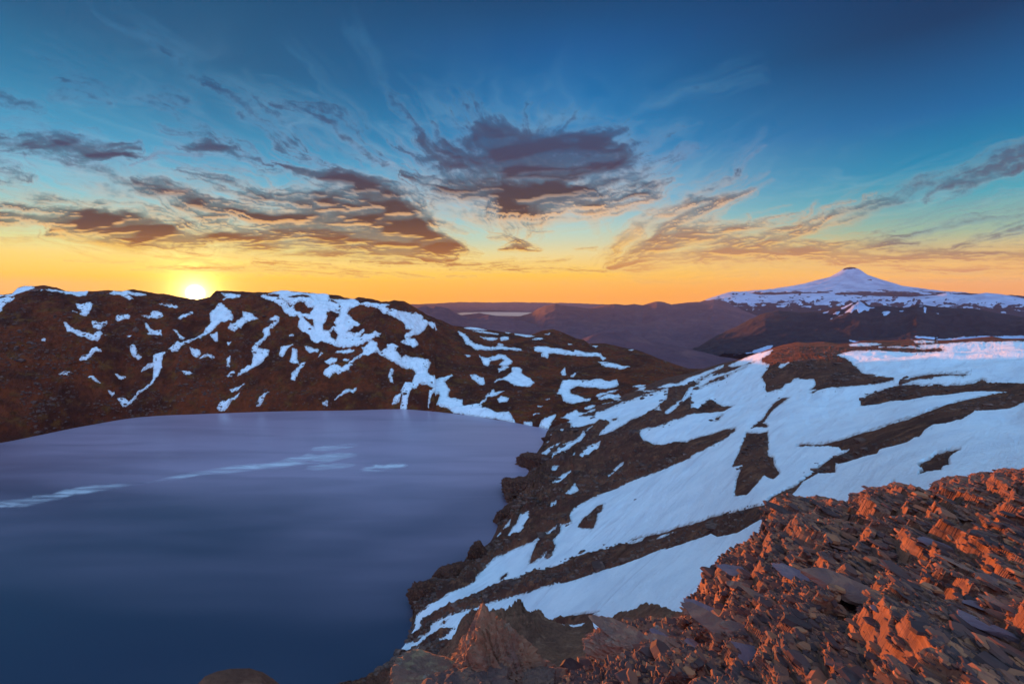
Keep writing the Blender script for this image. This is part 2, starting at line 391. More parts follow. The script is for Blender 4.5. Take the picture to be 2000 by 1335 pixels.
def grid_quads(nr, nc):
    i = np.arange(nr*nc).reshape(nr, nc)
    return np.stack([i[:-1, :-1], i[:-1, 1:], i[1:, 1:], i[1:, :-1]], -1).reshape(-1, 4)
def keep(co, quads, mask, attrs=None):
    q = quads[mask[quads].any(1)]; used = np.zeros(len(co), bool); used[q] = True
    m = np.cumsum(used)-1
    return co[used], m[q], used
# ------------------------------------------------------------------ materials
def material(name, build):
    m = bpy.data.materials.new(name); m.use_nodes = True; t = NT(m.node_tree)
    out = t.n('ShaderNodeOutputMaterial'); build(t, out); return m
def bsdf(t, out, col, rough=0.9, spec=0.2, normal=None):
    b = t.n('ShaderNodeBsdfPrincipled')
    if isinstance(col, tuple): b.inputs['Base Color'].default_value = (*col, 1)
    else: t.l(col, b.inputs['Base Color'])
    if isinstance(rough, (int, float)): b.inputs['Roughness'].default_value = rough
    else: t.l(rough, b.inputs['Roughness'])
    b.inputs['Specular IOR Level'].default_value = spec
    if normal is not None: t.l(normal, b.inputs['Normal'])
    t.l(b.outputs[0], out.inputs['Surface']); return b
def bump(t, h, dist, strength=1.0):
    b = t.n('ShaderNodeBump'); b.inputs['Strength'].default_value = strength
    b.inputs['Distance'].default_value = dist; t.l(h, b.inputs['Height']); return b.outputs[0]
def objpos(t, scale=None):
    g = t.n('ShaderNodeNewGeometry').outputs['Position']
    if scale is None: return g
    mp = t.n('ShaderNodeMapping'); mp.inputs['Scale'].default_value = scale; t.l(g, mp.inputs[0]); return mp.outputs[0]
def soil(name, cols, s1, s2, bd):
    def f(t, out):
        p = objpos(t); n1 = t.noise(p, s1, 6, 0.6, 0.4); n2 = t.noise(p, s2, 5, 0.65); n3 = t.noise(p, s1*3.7, 5, 0.6)
        c = t.mix(t.ss(n1, 0.38, 0.62), cols[0], cols[1])
        c = t.mix(t.ss(n3, 0.5, 0.68), c, cols[2])
        c = t.mix(t.ss(n2, 0.35, 0.7, 0, 0.5), c, cols[3])
        bsdf(t, out, c, 0.92, 0.15, bump(t, n2, bd))
    return material(name, f)
M_hill = soil('hill_soil', [(.19,.038,.010), (.075,.017,.007), (.16,.056,.012), (.025,.009,.006)], .012, .11, 7.0)
M_scree = soil('scree', [(.16,.055,.032), (.095,.034,.023), (.24,.092,.048), (.045,.020,.014)], .03, .9, 1.3)
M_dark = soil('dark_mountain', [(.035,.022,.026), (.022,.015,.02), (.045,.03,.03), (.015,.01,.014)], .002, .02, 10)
M_far = soil('hazed_forest', [(.13,.060,.070), (.095,.046,.058), (.16,.075,.075), (.06,.032,.045)], .0006, .006, 20)  # lightened purple: distance haze partly put into the base colour
M_gully = soil('gully_scree', [(.21,.088,.050), (.14,.056,.036), (.27,.12,.07), (.05,.022,.016)], .15, 3.0, .12)
def _snow(t, out):
    p = objpos(t); n = t.noise(p, .05, 5, .55, .6); mp = t.n('ShaderNodeMapping'); t.l(p, mp.inputs[0]); mp.vector_type = 'POINT'; mp.inputs['Rotation'].default_value = (0, 0, R(-41)); m2 = t.n('ShaderNodeMapping'); t.l(mp.outputs[0], m2.inputs[0]); m2.inputs['Scale'].default_value = (.016, .16, .05); st = t.noise(m2.outputs[0], 1.0, 7, .68, .7); fine = t.noise(p, 1.4, 4, .6)
    c = t.mix(t.ss(n, .35, .7), (.80,.82,.85), (.70,.73,.78)); c = t.mix(t.ss(st, .50, .70, 0, .5), c, (.52,.50,.55)); cup = t.noise(p, .55, 4, .6); c = t.mix(t.ss(cup, .55, .75, 0, .3), c, (.50,.50,.56)); dirt = t.noise(p, .22, 6, .75, .4); c = t.mix(t.ss(dirt, .66, .74, 0, .6), c, (.26,.19,.16))
    h = t.m('ADD', t.m('MULTIPLY', st, 1.0), t.m('MULTIPLY', fine, .25))
    dp = t.n('ShaderNodeAttribute', attribute_name='depth').outputs['Fac']; mg = t.noise(p, .35, 6, .7)
    c = t.mix(t.ss(t.m('ADD', dp, t.m('MULTIPLY', t.m('SUBTRACT', mg, .5), 14)), -1.5, 3.5), (.33,.25,.23), c)
    b = bsdf(t, out, c, .6, .3, bump(t, t.m('ADD', h, cup), .8, .9))
M_snow = material('snow', _snow)
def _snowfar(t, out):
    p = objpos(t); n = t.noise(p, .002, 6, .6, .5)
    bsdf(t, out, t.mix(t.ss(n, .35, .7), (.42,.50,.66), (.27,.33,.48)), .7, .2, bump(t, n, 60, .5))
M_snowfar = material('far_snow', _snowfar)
# ------------------------------------------------------------------ terrain sheets
LZ = -220.0
def lake_r(u, v):
    return LZ/ray(u, v)[2]
def sheet(name, mat, u0, u1, du, top, bot, nr, inv, relief, mode='lin', back=(1.02, 1.06, 1.15, 1.3), drop=(.02, .06, .14, .3),
          snow=None, zmin=None, rag=2.0, kind='structure', under=None, snow_h=0.8, snow_m=None, label=None, cat=None, thr=0.0, sf=None):
    U = np.arange(u0, u1+du, du); nc = len(U)
    vt = interp(top, U); vb = interp(bot, U)
    t = np.linspace(0, 1, nr)[:, None]
    kw = max(3, int(46/du)|1); pad = np.pad(vt, kw//2, mode='edge'); vs_ = np.convolve(pad, np.ones(kw)/kw, 'valid')
    vs_ = np.minimum(vs_, vb-12); wt = smooth(t, 0, .16); V = vt*(1-wt)+vs_*wt+(vb-(vt*(1-wt)+vs_*wt))*t; V = np.maximum.accumulate(V, 0); UU = np.broadcast_to(U, V.shape).copy()
    r = 1/np.maximum(inv(UU, V), 1e-7)
    if zmin is not None:
        rz = np.abs(ray(UU, V)[2]); r = np.where(ray(UU, V)[2] < 0, np.minimum(r, -zmin/np.maximum(rz, 1e-6)), r)
    x, y, z = ray(UU, V); P = np.stack([x*r, y*r, z*r], -1)
    P = relief(P, UU, V, t, r)
    # the far side of the crest
    base = P[0]; rows = []
    for b_, d_ in zip(back[::-1], drop[::-1]):
        q = base.copy(); hr = np.hypot(q[:, 0], q[:, 1]); q[:, 2] -= (d_+np.maximum(0, -base[:, 2]/hr)*(b_-1)*1.1)*hr; q[:, :2] *= b_; rows.append(q)
    rows = np.array(rows); nb = len(rows)
    A = np.concatenate([rows, P], 0)
    Ub = np.concatenate([np.broadcast_to(U, (nb, nc)), UU], 0); Vb = np.concatenate([np.broadcast_to(V[0], (nb, nc)), V], 0)
    if under is not None:
        q = A[-1].copy(); q[:, :2] *= under[0]; q[:, 2] += under[1]; A = np.concatenate([A, q[None]], 0)
        Ub = np.concatenate([Ub, Ub[-1:]], 0); Vb = np.concatenate([Vb, Vb[-1:]], 0)
    nrt = A.shape[0]; co = A.reshape(-1, 3); quads = grid_quads(nrt, nc)
    o = link(name, raw_mesh(name, co, quads[:, ::-1]), mat, kind=kind, label=label, cat=cat)
    if snow:
        ub, vb_ = Ub.ravel(), Vb.ravel()
        s = snow_at(ub, vb_) if sf is None else sf(ub, vb_, co)
        rr = np.hypot(co[:, 0], co[:, 1]); k = FPX/np.maximum(rr, 1)
        s = s+fbm(ub/11, vb_/6, 5, 31, .65)*rag+fbm(ub/50, vb_/25, 2, 77)*rag*.6+fbm(ub/5+vb_/9, vb_/3, 4, 35, .65, True)*rag*1.1-thr
        s = np.where((fbm(ub/3.2, vb_/2.2, 3, 37)>.52) & (s < 7), -1.5, s)
        s[:nb*nc] -= 0.0
        sc_ = co.copy(); hgt = np.clip(s*0.35, -1.2, 1.0)*snow_h
        sc_[:, 2] += hgt
        if under is not None: s[-nc:] = -9
        m = s > -4
        c2, q2, us = keep(sc_, quads[:, ::-1], m)
        link(snow, raw_mesh(snow, c2, q2, {'depth': ('FLOAT', s[us])}), snow_m or M_snow, kind='stuff', label='snow lying on the '+name.replace('_', ' '), cat='snow')
    return o, co.reshape(nrt, nc, 3), nb
SHORE_A = [(-300,905),(-100,880),(0,864),(60,852),(120,839),(180,828),(240,817),(300,811),(390,807),(500,803),(600,801),(700,800),(780,797),(850,803),(920,811),(1007,825),(1070,838),(1100,842)]
CREST_A = [(-300,592),(-100,584),(0,578),(25,576),(35,566),(50,562),(85,561),(110,564),(127,572),(160,573),(210,570),(240,572),(262,569),(285,572),(330,577),(355,583),(385,588),(410,583),(422,570),(465,569),(500,573),(530,573),(550,571),(600,574),(640,577),(665,580),(690,587),(700,583),(725,586),(745,592),(758,592),(770,588),(790,589),(800,596),(812,604),(835,618),(860,625),(885,637),(905,639),(935,641),(960,645),(1010,652),(1035,655),(1045,652),(1060,646),(1080,643),(1100,650),(1125,661),(1140,664),(1150,672),(1180,671),(1210,678),(1235,683),(1245,684),(1265,692),(1290,702),(1320,712),(1345,720),(1400,722),(1470,735)]
pa = []; va = []
def add(pts, vals, u, v, r=None, z=None):
    if r is None: r = z/float(ray(u, v)[2])
    pts.append((u, v)); vals.append(1000.0/r)
for u in range(-250, 1071, 55):
    add(pa, va, u, float(interp(SHORE_A, u))+1, z=LZ)
for u, r in [(-300,1500),(-100,1500),(100,1450),(300,1400),(400,1400),(550,1400),(700,1400),(780,1380),(860,1500),(960,1600),(1060,1650),(1150,1600),(1240,1500),(1350,1350),(1470,1100)]:
    add(pa, va, u, float(interp(CREST_A, u)), r=r)
for u, v, r in [(-200,720,1180),(0,700,1180),(200,690,1180),(400,690,1150),(600,690,1150),(780,690,1130),(900,740,1060),(1020,740,1080),(1120,745,1080),(1200,760,1000),(1250,765,960),(1120,800,850),(1200,800,830),(1350,790,800),(1470,800,760)]:
    add(pa, va, u, v, r=r)
fa = RBF(pa, va)
def reliefA(P, U, V, t, r):
    e = smooth(t, 0, .12)*.75+.25; e = e*smooth(1-t, 0, .06)
    x, y = P[..., 0], P[..., 1]
    n = fbm(x/190, y/190, 6, 3, .6, True)*17+fbm(x/45, y/45, 4, 9, .6, True)*6
    ga = fbm((x*.9+y*.3)/70, y/260, 5, 23, .55, True)*9
    P = P.copy(); P[..., 2] += (n+ga)*e*np.where(U > 850, .45, 1)
    P[..., 2] += fbm(x/16, y/16, 4, 5)*1.6*(.35+.65*e)
    return P
BOT_A = [(u, v+0.0) for u, v in SHORE_A[:-1]]+[(1110,836),(1200,830),(1300,830),(1470,850)]
oA, coA, nbA = sheet('hillside', M_hill, -290, 1470, 1.35, CREST_A, BOT_A, 250, lambda u, v: fa(u, v)/1000, reliefA, snow='snow_patches', under=(.985, -8), rag=1.6, snow_h=.9)
# near slope ----------------------------------------------------------
TOP_B = [(600,1400),(660,1348),(700,1332),(740,1308),(770,1285),(790,1262),(803,1240),(806,1200),(808,1150),(830,1135),(880,1108),(905,1100),(922,1066),(940,1072),(958,1058),(968,1040),(978,1010),(988,992),(1000,972),(1010,950),(1018,938),(1030,926),(1039,908),(1046,888),(1060,868),(1067,845),(1072,836),(1100,822),(1150,795),(1230,765),(1300,738),(1350,728),(1400,712),(1450,700),(1500,682),(1530,673),(1560,667),(1580,669),(1610,667),(1640,671),(1660,670),(1690,665),(1740,665),(1790,662),(1800,660),(1830,664),(1860,664),(1925,658),(1940,657),(1960,661),(2000,661),(2300,655)]
TOP_B.sort(key=lambda p: p[0])
pb = []; vb = []
for u, v in TOP_B:
    if u < 1080 and u >= 660: add(pb, vb, u, v, z=LZ)
for u, v, z in [(1150,795,-205),(1230,765,-192),(1300,738,-172),(1400,712,-142),(1500,682,-100),(1560,667,-86),(1700,665,-74),(1850,664,-66),(2000,661,-58),(2300,655,-50),
    (1700,750,-74),(2000,750,-46),(2300,750,-25),(1700,850,-62),(2000,850,-34),(1560,720,-90),(1500,800,-102),(1500,900,-86),(1500,980,-72),(1300,900,-140),(1300,1000,-124),(1300,1150,-98),
    (1100,1000,-188),(1100,1150,-152),(900,1200,-198),(1250,850,-163),(1400,780,-135),(1400,1080,-88),(1600,1000,-56),(2000,950,-22),(2300,950,-12),(1400,1300,-60),(1000,1335,-148),(850,1335,-190),(2000,1335,-14),(1180,900,-188),(1130,850,-205),(1600,780,-84)]:
    add(pb, vb, u, v, z=z)
fbb = RBF(pb, vb)
DARKW = None
def reliefB(P, U, V, t, r):
    x, y = P[..., 0], P[..., 1]; P = P.copy()
    s = snow_at(U, V); dark = smooth(-s, -2, 7)                     # bare rock is rougher than the drifts
    e = smooth(t, 0, np.where(U < 1075, .12, .04))*.92+.08
    a = np.clip(r/350, .25, 1.6)
    P[..., 2] += fbm(x/120, y/120, 4, 41)*6*a*e
    rock = fbm(x/22+y/60, y/30, 6, 51, .6, True)*3.6+fbm(x/5, y/5, 4, 57, .6, True)*1.0
    lowshore = np.where(U < 1120, 1.5, 1.0)*np.where(P[..., 2] < -135, 1.25, .55)
    P[..., 2] += rock*dark*e*a*lowshore
    P[..., 2] += fbm((x*.5+y*.8)/40, (x*.8-y*.5)/9, 3, 61)*.8*a*(1-dark)
    return P
BOT_B = [(600,1420),(2300,1420)]
oB, coB, nbB = sheet('near_slope', M_scree, 655, 2290, 1.45, TOP_B, BOT_B, 470, lambda u, v: fbb(u, v)/1000, reliefB, snow='snowfield', zmin=LZ-1.0, rag=1.5, snow_h=.9,
      back=(1.02, 1.06, 1.12, 1.2), drop=(.03, .09, .2, .36))

def strew(name, mat, grid, n, smin, smax, label, hill_=False, seed=3):
    rg = np.random.default_rng(seed); nr, nc = grid.shape[:2]
    J = rg.integers(6, nr-3, n*3); I = rg.integers(3, nc-3, n*3); p = grid[J, I]
    hx = p[:, 0]; hy = p[:, 1]*CP+p[:, 2]*SP; uu = 1000+FPX*hx/hy; vv = 667.5-FPX*(p[:, 2]*CP-p[:, 1]*SP)/hy
    sn = snow_at(uu, vv); cl = fbm(p[:, 0]/60, p[:, 1]/60, 3, 7)
    k = ((sn < 2.5) & (cl > -.1)) | (rg.random(len(sn)) < .004); p = p[k][:n]; n = len(p)
    r = np.linalg.norm(p, axis=1); size = r/FPX*rg.lognormal(math.log(smin), smax, n)
    import bmesh
    bm = bmesh.new(); bmesh.ops.create_icosphere(bm, subdivisions=1, radius=1); b = np.array([v.co[:] for v in bm.verts]); f = np.array([[v.index for v in q.verts] for q in bm.faces]); bm.free()
    jit = rg.uniform(.6, 1.25, (n, len(b))); sc3 = np.stack([rg.uniform(.8, 1.6, n), rg.uniform(.7, 1.3, n), rg.uniform(.4, .9, n)], 1)
    co = p[:, None]+b[None]*jit[..., None]*sc3[:, None]*size[:, None, None]
    fs = (f[None]+(np.arange(n)*len(b))[:, None, None]).reshape(-1, 3)
    link(name, raw_mesh(name, co.reshape(-1, 3), fs, smooth_=False), mat, kind='stuff', label=label, cat='boulders')
M_bould = soil('boulder_stone', [(.15,.075,.055), (.08,.042,.036), (.24,.13,.10), (.04,.022,.018)], .06, .5, .3)
strew('slope_boulders', M_bould, coB[nbB:], 16000, 1.7, .55, 'boulders and scree strewn over the bare strips of the near slope')
strew('hill_boulders', M_bould, coA[nbA:], 7000, 1.2, .4, 'boulders strewn over the far hillside', seed=9)
# ------------------------------------------------------------------ lake
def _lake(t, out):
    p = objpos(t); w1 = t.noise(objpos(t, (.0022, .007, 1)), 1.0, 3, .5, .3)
    # long streaks that vary the painted sheen
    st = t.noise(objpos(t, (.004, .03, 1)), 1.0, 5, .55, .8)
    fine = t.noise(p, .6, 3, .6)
    sp = t.n('ShaderNodeSeparateXYZ'); t.l(p, sp.inputs[0]); far = t.m('ADD', t.m('ADD', sp.outputs[1], t.m('MULTIPLY', sp.outputs[0], .12)), t.m('MULTIPLY', t.m('SUBTRACT', w1, .5), 420)); far_sheen = t.m('MULTIPLY', t.ss(far, 250, 640), t.ss(st, .2, .75, .75, 1.1)); b = bsdf(t, out, t.mix(far_sheen, (.016, .022, .048), (.36, .25, .33)), t.ss(w1, .3, .7, .28, .36), .5)  # pale far water, dark near water: sky sheen painted into the base colour
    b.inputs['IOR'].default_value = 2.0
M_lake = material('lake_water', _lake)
def disc_mesh(name, cx, cy, z, rx, ry, n=96):
    a = np.linspace(0, 2*math.pi, n, endpoint=False)
    me = bpy.data.meshes.new(name); me.from_pydata([(cx+rx*math.cos(q), cy+ry*math.sin(q), z) for q in a], [], [list(range(n))]); return me
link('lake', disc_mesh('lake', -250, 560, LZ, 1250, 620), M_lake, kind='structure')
# drifting ribbons of slush on the water
def ribbon(pts, halfw, name, label, mat):
    P = np.array(pts, float); n = 260; tt = np.linspace(0, len(P)-1, n); U = np.interp(tt, range(len(P)), P[:, 0]); V = np.interp(tt, range(len(P)), P[:, 1])
    r = lake_r(U, V); x, y, _ = ray(U, V); c = np.stack([x*r, y*r], 1)
    d = np.gradient(c, axis=0); d /= np.linalg.norm(d, axis=1)[:, None]; nrm = np.stack([-d[:, 1], d[:, 0]], 1)
    s = np.linspace(0, 1, n); k = 15; co = []; al = []
    halfw = halfw*2.6; prof = np.sin(s*math.pi)**.6*(1+.6*fbm(s*7, s*0, 3, 5))
    for j in range(k):
        q = j/(k-1)*2-1; off = q*halfw*np.maximum(prof, .02)+fbm(s*5, s*0+q*.2, 3, 8)*halfw*.35
        co.append(np.c_[c+nrm*off[:, None], np.full(n, LZ+.05)]); al.append(np.clip(1-q*q, 0, 1)*(np.clip(s*6, 0, 1)*np.clip((1-s)*6, 0, 1)))
    me = raw_mesh(name, np.concatenate(co), grid_quads(k, n), {'cover': ('FLOAT', np.concatenate(al))})
    return link(name, me, mat, kind='stuff', label=label, cat='slush')
def _slush(t, out):
    a = t.n('ShaderNodeAttribute', attribute_name='cover').outputs['Fac']
    n = t.noise(objpos(t, (.008, .08, 1)), 1.0, 6, .65, .8)
    f = t.m('MULTIPLY', t.ss(a, 0, 1.0), t.ss(n, .34, .66))
    b = t.n('ShaderNodeBsdfPrincipled'); b.inputs['Base Color'].default_value = (.85,.84,.88,1); b.inputs['Roughness'].default_value = .5
    tr = t.n('ShaderNodeBsdfTransparent'); mx = t.n('ShaderNodeMixShader'); t.l(t.m('MULTIPLY', f, .7), mx.inputs[0]); t.l(tr.outputs[0], mx.inputs[1]); t.l(b.outputs[0], mx.inputs[2])
    t.l(mx.outputs[0], out.inputs['Surface'])
M_slush = material('slush', _slush)
ribbon([(-60,990),(60,978),(150,958),(270,945)], 7, 'slush_streak', 'long pale streak across the left of the lake', M_slush)
ribbon([(270,945),(400,922),(520,908),(640,897),(700,890)], 6, 'slush_streak', 'thin pale streak across the middle of the lake', M_slush)
ribbon([(540,900),(620,893),(705,888)], 8, 'slush_streak', 'broad pale smear near the middle of the lake', M_slush)
ribbon([(590,915),(640,910),(700,908)], 5, 'slush_streak', 'short pale smear below the broad one', M_slush)
ribbon([(700,918),(750,912),(800,908)], 6, 'slush_streak', 'faint pale smear right of the others', M_slush)
ribbon([(600,878),(650,873),(705,869)], 6, 'slush_streak', 'faint pale smear nearest the far shore', M_slush)
# ------------------------------------------------------------------ distance
GZ = -860.0
link('ground', disc_mesh('ground', 0, 0, GZ-3, 34000, 34000, 160), M_far, kind='structure')
def _flw(t, out): bsdf(t, out, (.50,.38,.36), .35, .5).inputs['IOR'].default_value = 2.5  # pale peach base colour stands in for the sky's reflection
M_farlake = material('far_lake_water', _flw)
# distant lake
def far_lake():
    U = np.linspace(880, 1060, 80); top = interp([(880,613),(905,610),(960,609),(1035,610),(1060,613)], U); bot = interp([(880,613),(905,615),(960,616),(1010,617),(1035,616),(1060,613)], U)
    co = []
    for v in (top, bot):
        x, y, z = ray(U, v); r = (GZ+2)/z; co.append(np.stack([x*r, y*r, z*r], 1))
    link('far_lake', raw_mesh('far_lake', np.concatenate(co), grid_quads(2, 80)[:, ::-1]), M_farlake, kind='structure')
far_lake()
def hill(name, mat, top, r0, r1, vbot, u0=None, u1=None, du=2.5, nr=60, rough=1.0, seed=0, **kw):
    """a distant range: crest at r0, foot at r1"""
    u0 = u0 if u0 is not None else top[0][0]; u1 = u1 if u1 is not None else top[-1][0]
    vb_ = [(u, vbot) for u in (u0-9, u1+9)]
    def inv(u, v):
        vt = interp(top, u); q = np.clip((v-vt)/np.maximum(vbot-vt, 1), 0, 1); return (1/r0)*(1-q)+(1/r1)*q
    def rel(P, U, V, t, r):
        P = P.copy(); s_ = r0/14; e = .25+.75*smooth(t, 0, .2)
        P[..., 2] += fbm(P[..., 0]/s_, P[..., 1]/s_, 6, seed+11, .55, True)*r0*.010*rough*e
        P[..., 2] += fbm(P[..., 0]/s_*5, P[..., 1]/s_*5, 4, seed+19)*r0*.0012
        return P
    return sheet(name, mat, u0, u1, du, top, vb_, nr, inv, rel, back=(1.05, 1.15, 1.3), drop=(.02, .06, .12), **kw)
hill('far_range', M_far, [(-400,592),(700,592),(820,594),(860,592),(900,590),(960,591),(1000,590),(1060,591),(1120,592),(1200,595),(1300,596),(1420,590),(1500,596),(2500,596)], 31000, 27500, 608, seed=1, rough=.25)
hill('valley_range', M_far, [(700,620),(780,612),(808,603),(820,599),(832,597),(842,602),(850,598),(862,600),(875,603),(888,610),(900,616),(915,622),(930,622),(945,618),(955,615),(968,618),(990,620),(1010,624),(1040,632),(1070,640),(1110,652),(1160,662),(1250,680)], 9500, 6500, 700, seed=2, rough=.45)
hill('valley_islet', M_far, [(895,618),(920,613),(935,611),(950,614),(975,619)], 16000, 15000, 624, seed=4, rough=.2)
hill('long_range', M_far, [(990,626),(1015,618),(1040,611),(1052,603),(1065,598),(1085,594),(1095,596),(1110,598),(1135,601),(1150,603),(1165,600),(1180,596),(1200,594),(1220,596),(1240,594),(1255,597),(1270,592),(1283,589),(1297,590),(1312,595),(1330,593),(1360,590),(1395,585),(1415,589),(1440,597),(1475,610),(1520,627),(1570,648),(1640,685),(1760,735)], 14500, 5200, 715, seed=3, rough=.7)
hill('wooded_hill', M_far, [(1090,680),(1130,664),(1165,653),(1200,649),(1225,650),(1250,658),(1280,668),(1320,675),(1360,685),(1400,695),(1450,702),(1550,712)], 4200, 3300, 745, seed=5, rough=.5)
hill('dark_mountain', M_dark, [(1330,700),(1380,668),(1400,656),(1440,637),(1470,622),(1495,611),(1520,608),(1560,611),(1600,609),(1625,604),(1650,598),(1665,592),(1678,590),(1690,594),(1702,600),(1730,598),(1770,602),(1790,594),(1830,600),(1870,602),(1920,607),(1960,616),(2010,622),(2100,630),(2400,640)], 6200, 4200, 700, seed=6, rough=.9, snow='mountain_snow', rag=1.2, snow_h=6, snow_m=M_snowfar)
# ------------------------------------------------------------------ volcano
def volcano():
    D = 20000.0; c = at(1660, 521, D); top_z = c.z
    n = 420; L = 11000
    g = np.sign(np.linspace(-1, 1, n))*np.abs(np.linspace(-1, 1, n))**1.5*L
    Xg, Yg = np.meshgrid(g, g)
    cx, cy = c.x, c.y
    ax = math.atan2(cx, cy)                                         # tangent = screen right at the cone
    lat = Xg*math.cos(ax)-Yg*math.sin(ax)
    d = np.hypot(Xg, Yg); mpp = D/FPX*1.0
    px = D/math.hypot((1660-1000)/FPX, CP)/FPX                       # metres per survey pixel at the cone
    sc_l = [(0,521),(10,523),(20,530),(40,541),(70,549),(110,558),(160,566),(230,573),(300,590),(520,640)]
    sc_r = [(0,521),(10,522.5),(22,529),(35,538),(60,548),(100,561),(150,570),(200,576),(300,586),(520,640)]
    f = .5-.5*np.clip(lat/np.maximum(d, 1), -1, 1)
    def prof(t):
        p = np.array(t, float); pxs = d/px*1.25
        return np.interp(pxs, p[:, 0], top_z-(p[:, 1]-521)*px)
    z = prof(sc_l)*f+prof(sc_r)*(1-f)
    q = smooth(d, 900, 5000)
    z = z+fbm(Xg/1500+3, Yg/1500, 6, 88, .55, True)*190*q+fbm(Xg/300, Yg/300, 4, 90)*25*smooth(d, 300, 1500)
    an = np.arctan2(Yg, Xg); z = z+fbm(an*4, d/4000, 4, 92, .5, True)*40*smooth(d, 300, 1200)*(1-q)
    z = np.where(d < 90, z-10*(1-d/90), z)
    co = np.stack([Xg+cx, Yg+cy, z], -1).reshape(-1, 3); qd = grid_quads(n, n)
    o = link('volcano', raw_mesh('volcano', co, qd), M_dark, kind=None, label='snow covered cone shaped volcano standing on the horizon at the right', cat='volcano')
    dd = d.ravel(); zz = co[:, 2]
    band = smooth(zz, top_z-1150, top_z-700)
    s = (band*2-1)*2.2+1.0*fbm(co[:, 0]/420, co[:, 1]/420, 5, 95, .6)*3-.4
    s = np.where(dd+fbm(co[:, 0]/200, co[:, 1]/200, 3, 98)*120 < 215, -1, s); s += -2.2*np.exp(-((dd-1100)/260)**2)*smooth(fbm(co[:, 0]/500, co[:, 1]/500, 3, 99), .25, .5)
    sco = co.copy(); sco[:, 2] += np.clip(s, -1, 1)*14
    c2, q2, _ = keep(sco, qd, s > -1.5)
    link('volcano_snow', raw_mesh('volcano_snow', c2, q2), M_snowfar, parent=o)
volcano()
def sf_mottle(u, v, co):
    n = fbm(u/20, v/6.5, 5, 71, .62)*9
    return n*1.15+smooth(-v, -618, -578)*7.5-5.2+smooth(u, 1780, 1900)*2
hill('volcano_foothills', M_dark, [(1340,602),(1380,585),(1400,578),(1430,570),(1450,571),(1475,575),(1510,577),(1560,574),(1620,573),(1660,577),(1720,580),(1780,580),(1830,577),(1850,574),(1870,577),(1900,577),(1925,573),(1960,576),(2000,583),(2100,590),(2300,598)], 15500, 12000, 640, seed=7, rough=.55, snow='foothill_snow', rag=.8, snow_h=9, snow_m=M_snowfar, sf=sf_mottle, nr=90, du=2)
# ------------------------------------------------------------------ gully and crags in front of the slope
TOP_D = [(640,1420),(780,1345),(840,1300),(880,1262),(892,1238),(897,1222),(905,1210),(915,1200),(925,1197),(938,1203),(948,1194),(962,1203),(975,1200),(985,1196),(992,1200),(1000,1188),(1008,1184),(1014,1176),(1019,1181),(1023,1194),(1032,1204),(1036,1208),(1045,1200),(1056,1195),(1064,1207),(1076,1213),(1090,1220),(1102,1224),(1108,1218),(1114,1226),(1135,1228),(1148,1213),(1158,1222),(1165,1238),(1176,1236),(1190,1218),(1210,1198),(1235,1190),(1258,1182),(1275,1186),(1300,1192),(1330,1196),(1350,1190),(1400,1180),(1500,1180)]
pd_ = []; vd = []
for u, v, r in [(700,1380,60),(800,1340,52),(880,1262,46),(950,1195,42),(1014,1176,44),(1060,1200,42),(1120,1225,40),(1165,1238,34),(1210,1200,30),(1260,1182,27),(1340,1194,22),(1500,1180,16),(1100,1270,30),(1180,1290,22),(1000,1320,26),(1100,1340,20),(880,1340,32),(1300,1300,12),(1500,1400,10),(1000,1420,18),(700,1440,40)]:
    add(pd_, vd, u, v, r=r)
fd = RBF(pd_, vd)
def reliefD(P, U, V, t, r):
    x, y = P[..., 0], P[..., 1]; P = P.copy()
    crag = 1-smooth(t, .02, .22)*smooth(U, 1070, 1100)
    crag = np.maximum(crag*.35, smooth(-U, -1075, -1040)*(1-smooth(t, .1, .45)))
    P[..., 2] += fbm(x/6, y/6, 5, 101)*.9*smooth(t, 0, .1)
    P[..., 2] += (fbm(x/2.2, y/2.2, 5, 105, .65, True)*.9+fbm(x/.5, y/.5, 3, 106)*.22)*(crag+.06)
    P[..., 2] += fbm(x/.5, y/.5, 4, 107, .6)*.12
    return P
sheet('gully', M_gully, 690, 1500, 1.2, TOP_D, [(640,1440),(1500,1420)], 200, lambda u, v: fd(u, v)/1000, reliefD, back=(1.03, 1.1, 1.3), drop=(.06, .25, .7))
hill('near_knoll', M_gully, [(370,1352),(385,1336),(400,1320),(425,1310),(450,1305),(485,1304),(512,1311),(535,1326),(550,1338),(565,1352)], 26, 20, 1440, seed=8, rough=.12, du=1.5)
# ------------------------------------------------------------------ foreground outcrop
def rockmat(name, a, b, c, s, lichen=0.0, bd=.03):
    def f(t, out):
        p = objpos(t); n1 = t.noise(p, s*.5, 6, .6, .5); n2 = t.noise(p, s*3, 6, .65)
        # bedding laminae
        mp = t.n('ShaderNodeMapping'); t.l(p, mp.inputs[0]); mp.inputs['Rotation'].default_value = (0, R(17), 0); mp.inputs['Scale'].default_value = (1.2, 1.2, 16)
        la = t.noise(mp.outputs[0], 1.5*s*.5, 5, .6, .2)
        col = t.mix(t.ss(n1, .35, .65), a, b); col = t.mix(t.ss(la, .48, .66, 0, .7), col, c)
        col = t.mix(t.ss(n2, .55, .75, 0, .55), col, tuple(q*.4 for q in a))
        if lichen:
            ln = t.noise(p, s*1.6, 6, .7, .3); col = t.mix(t.ss(ln, .60, .66, 0, lichen), col, (.30,.26,.20))
        h = t.m('ADD', t.m('MULTIPLY', n2, .6), t.m('MULTIPLY', la, .5))
        bsdf(t, out, col, .8, .3, bump(t, h, bd, 1.0))
    return material(name, f)
M_rock = rockmat('shale', (.22,.085,.046), (.12,.052,.042), (.30,.125,.066), 2.0, .25)
M_slab = rockmat('slab_rock', (.22,.09,.055), (.14,.068,.062), (.30,.13,.08), 2.2, .5, .06)
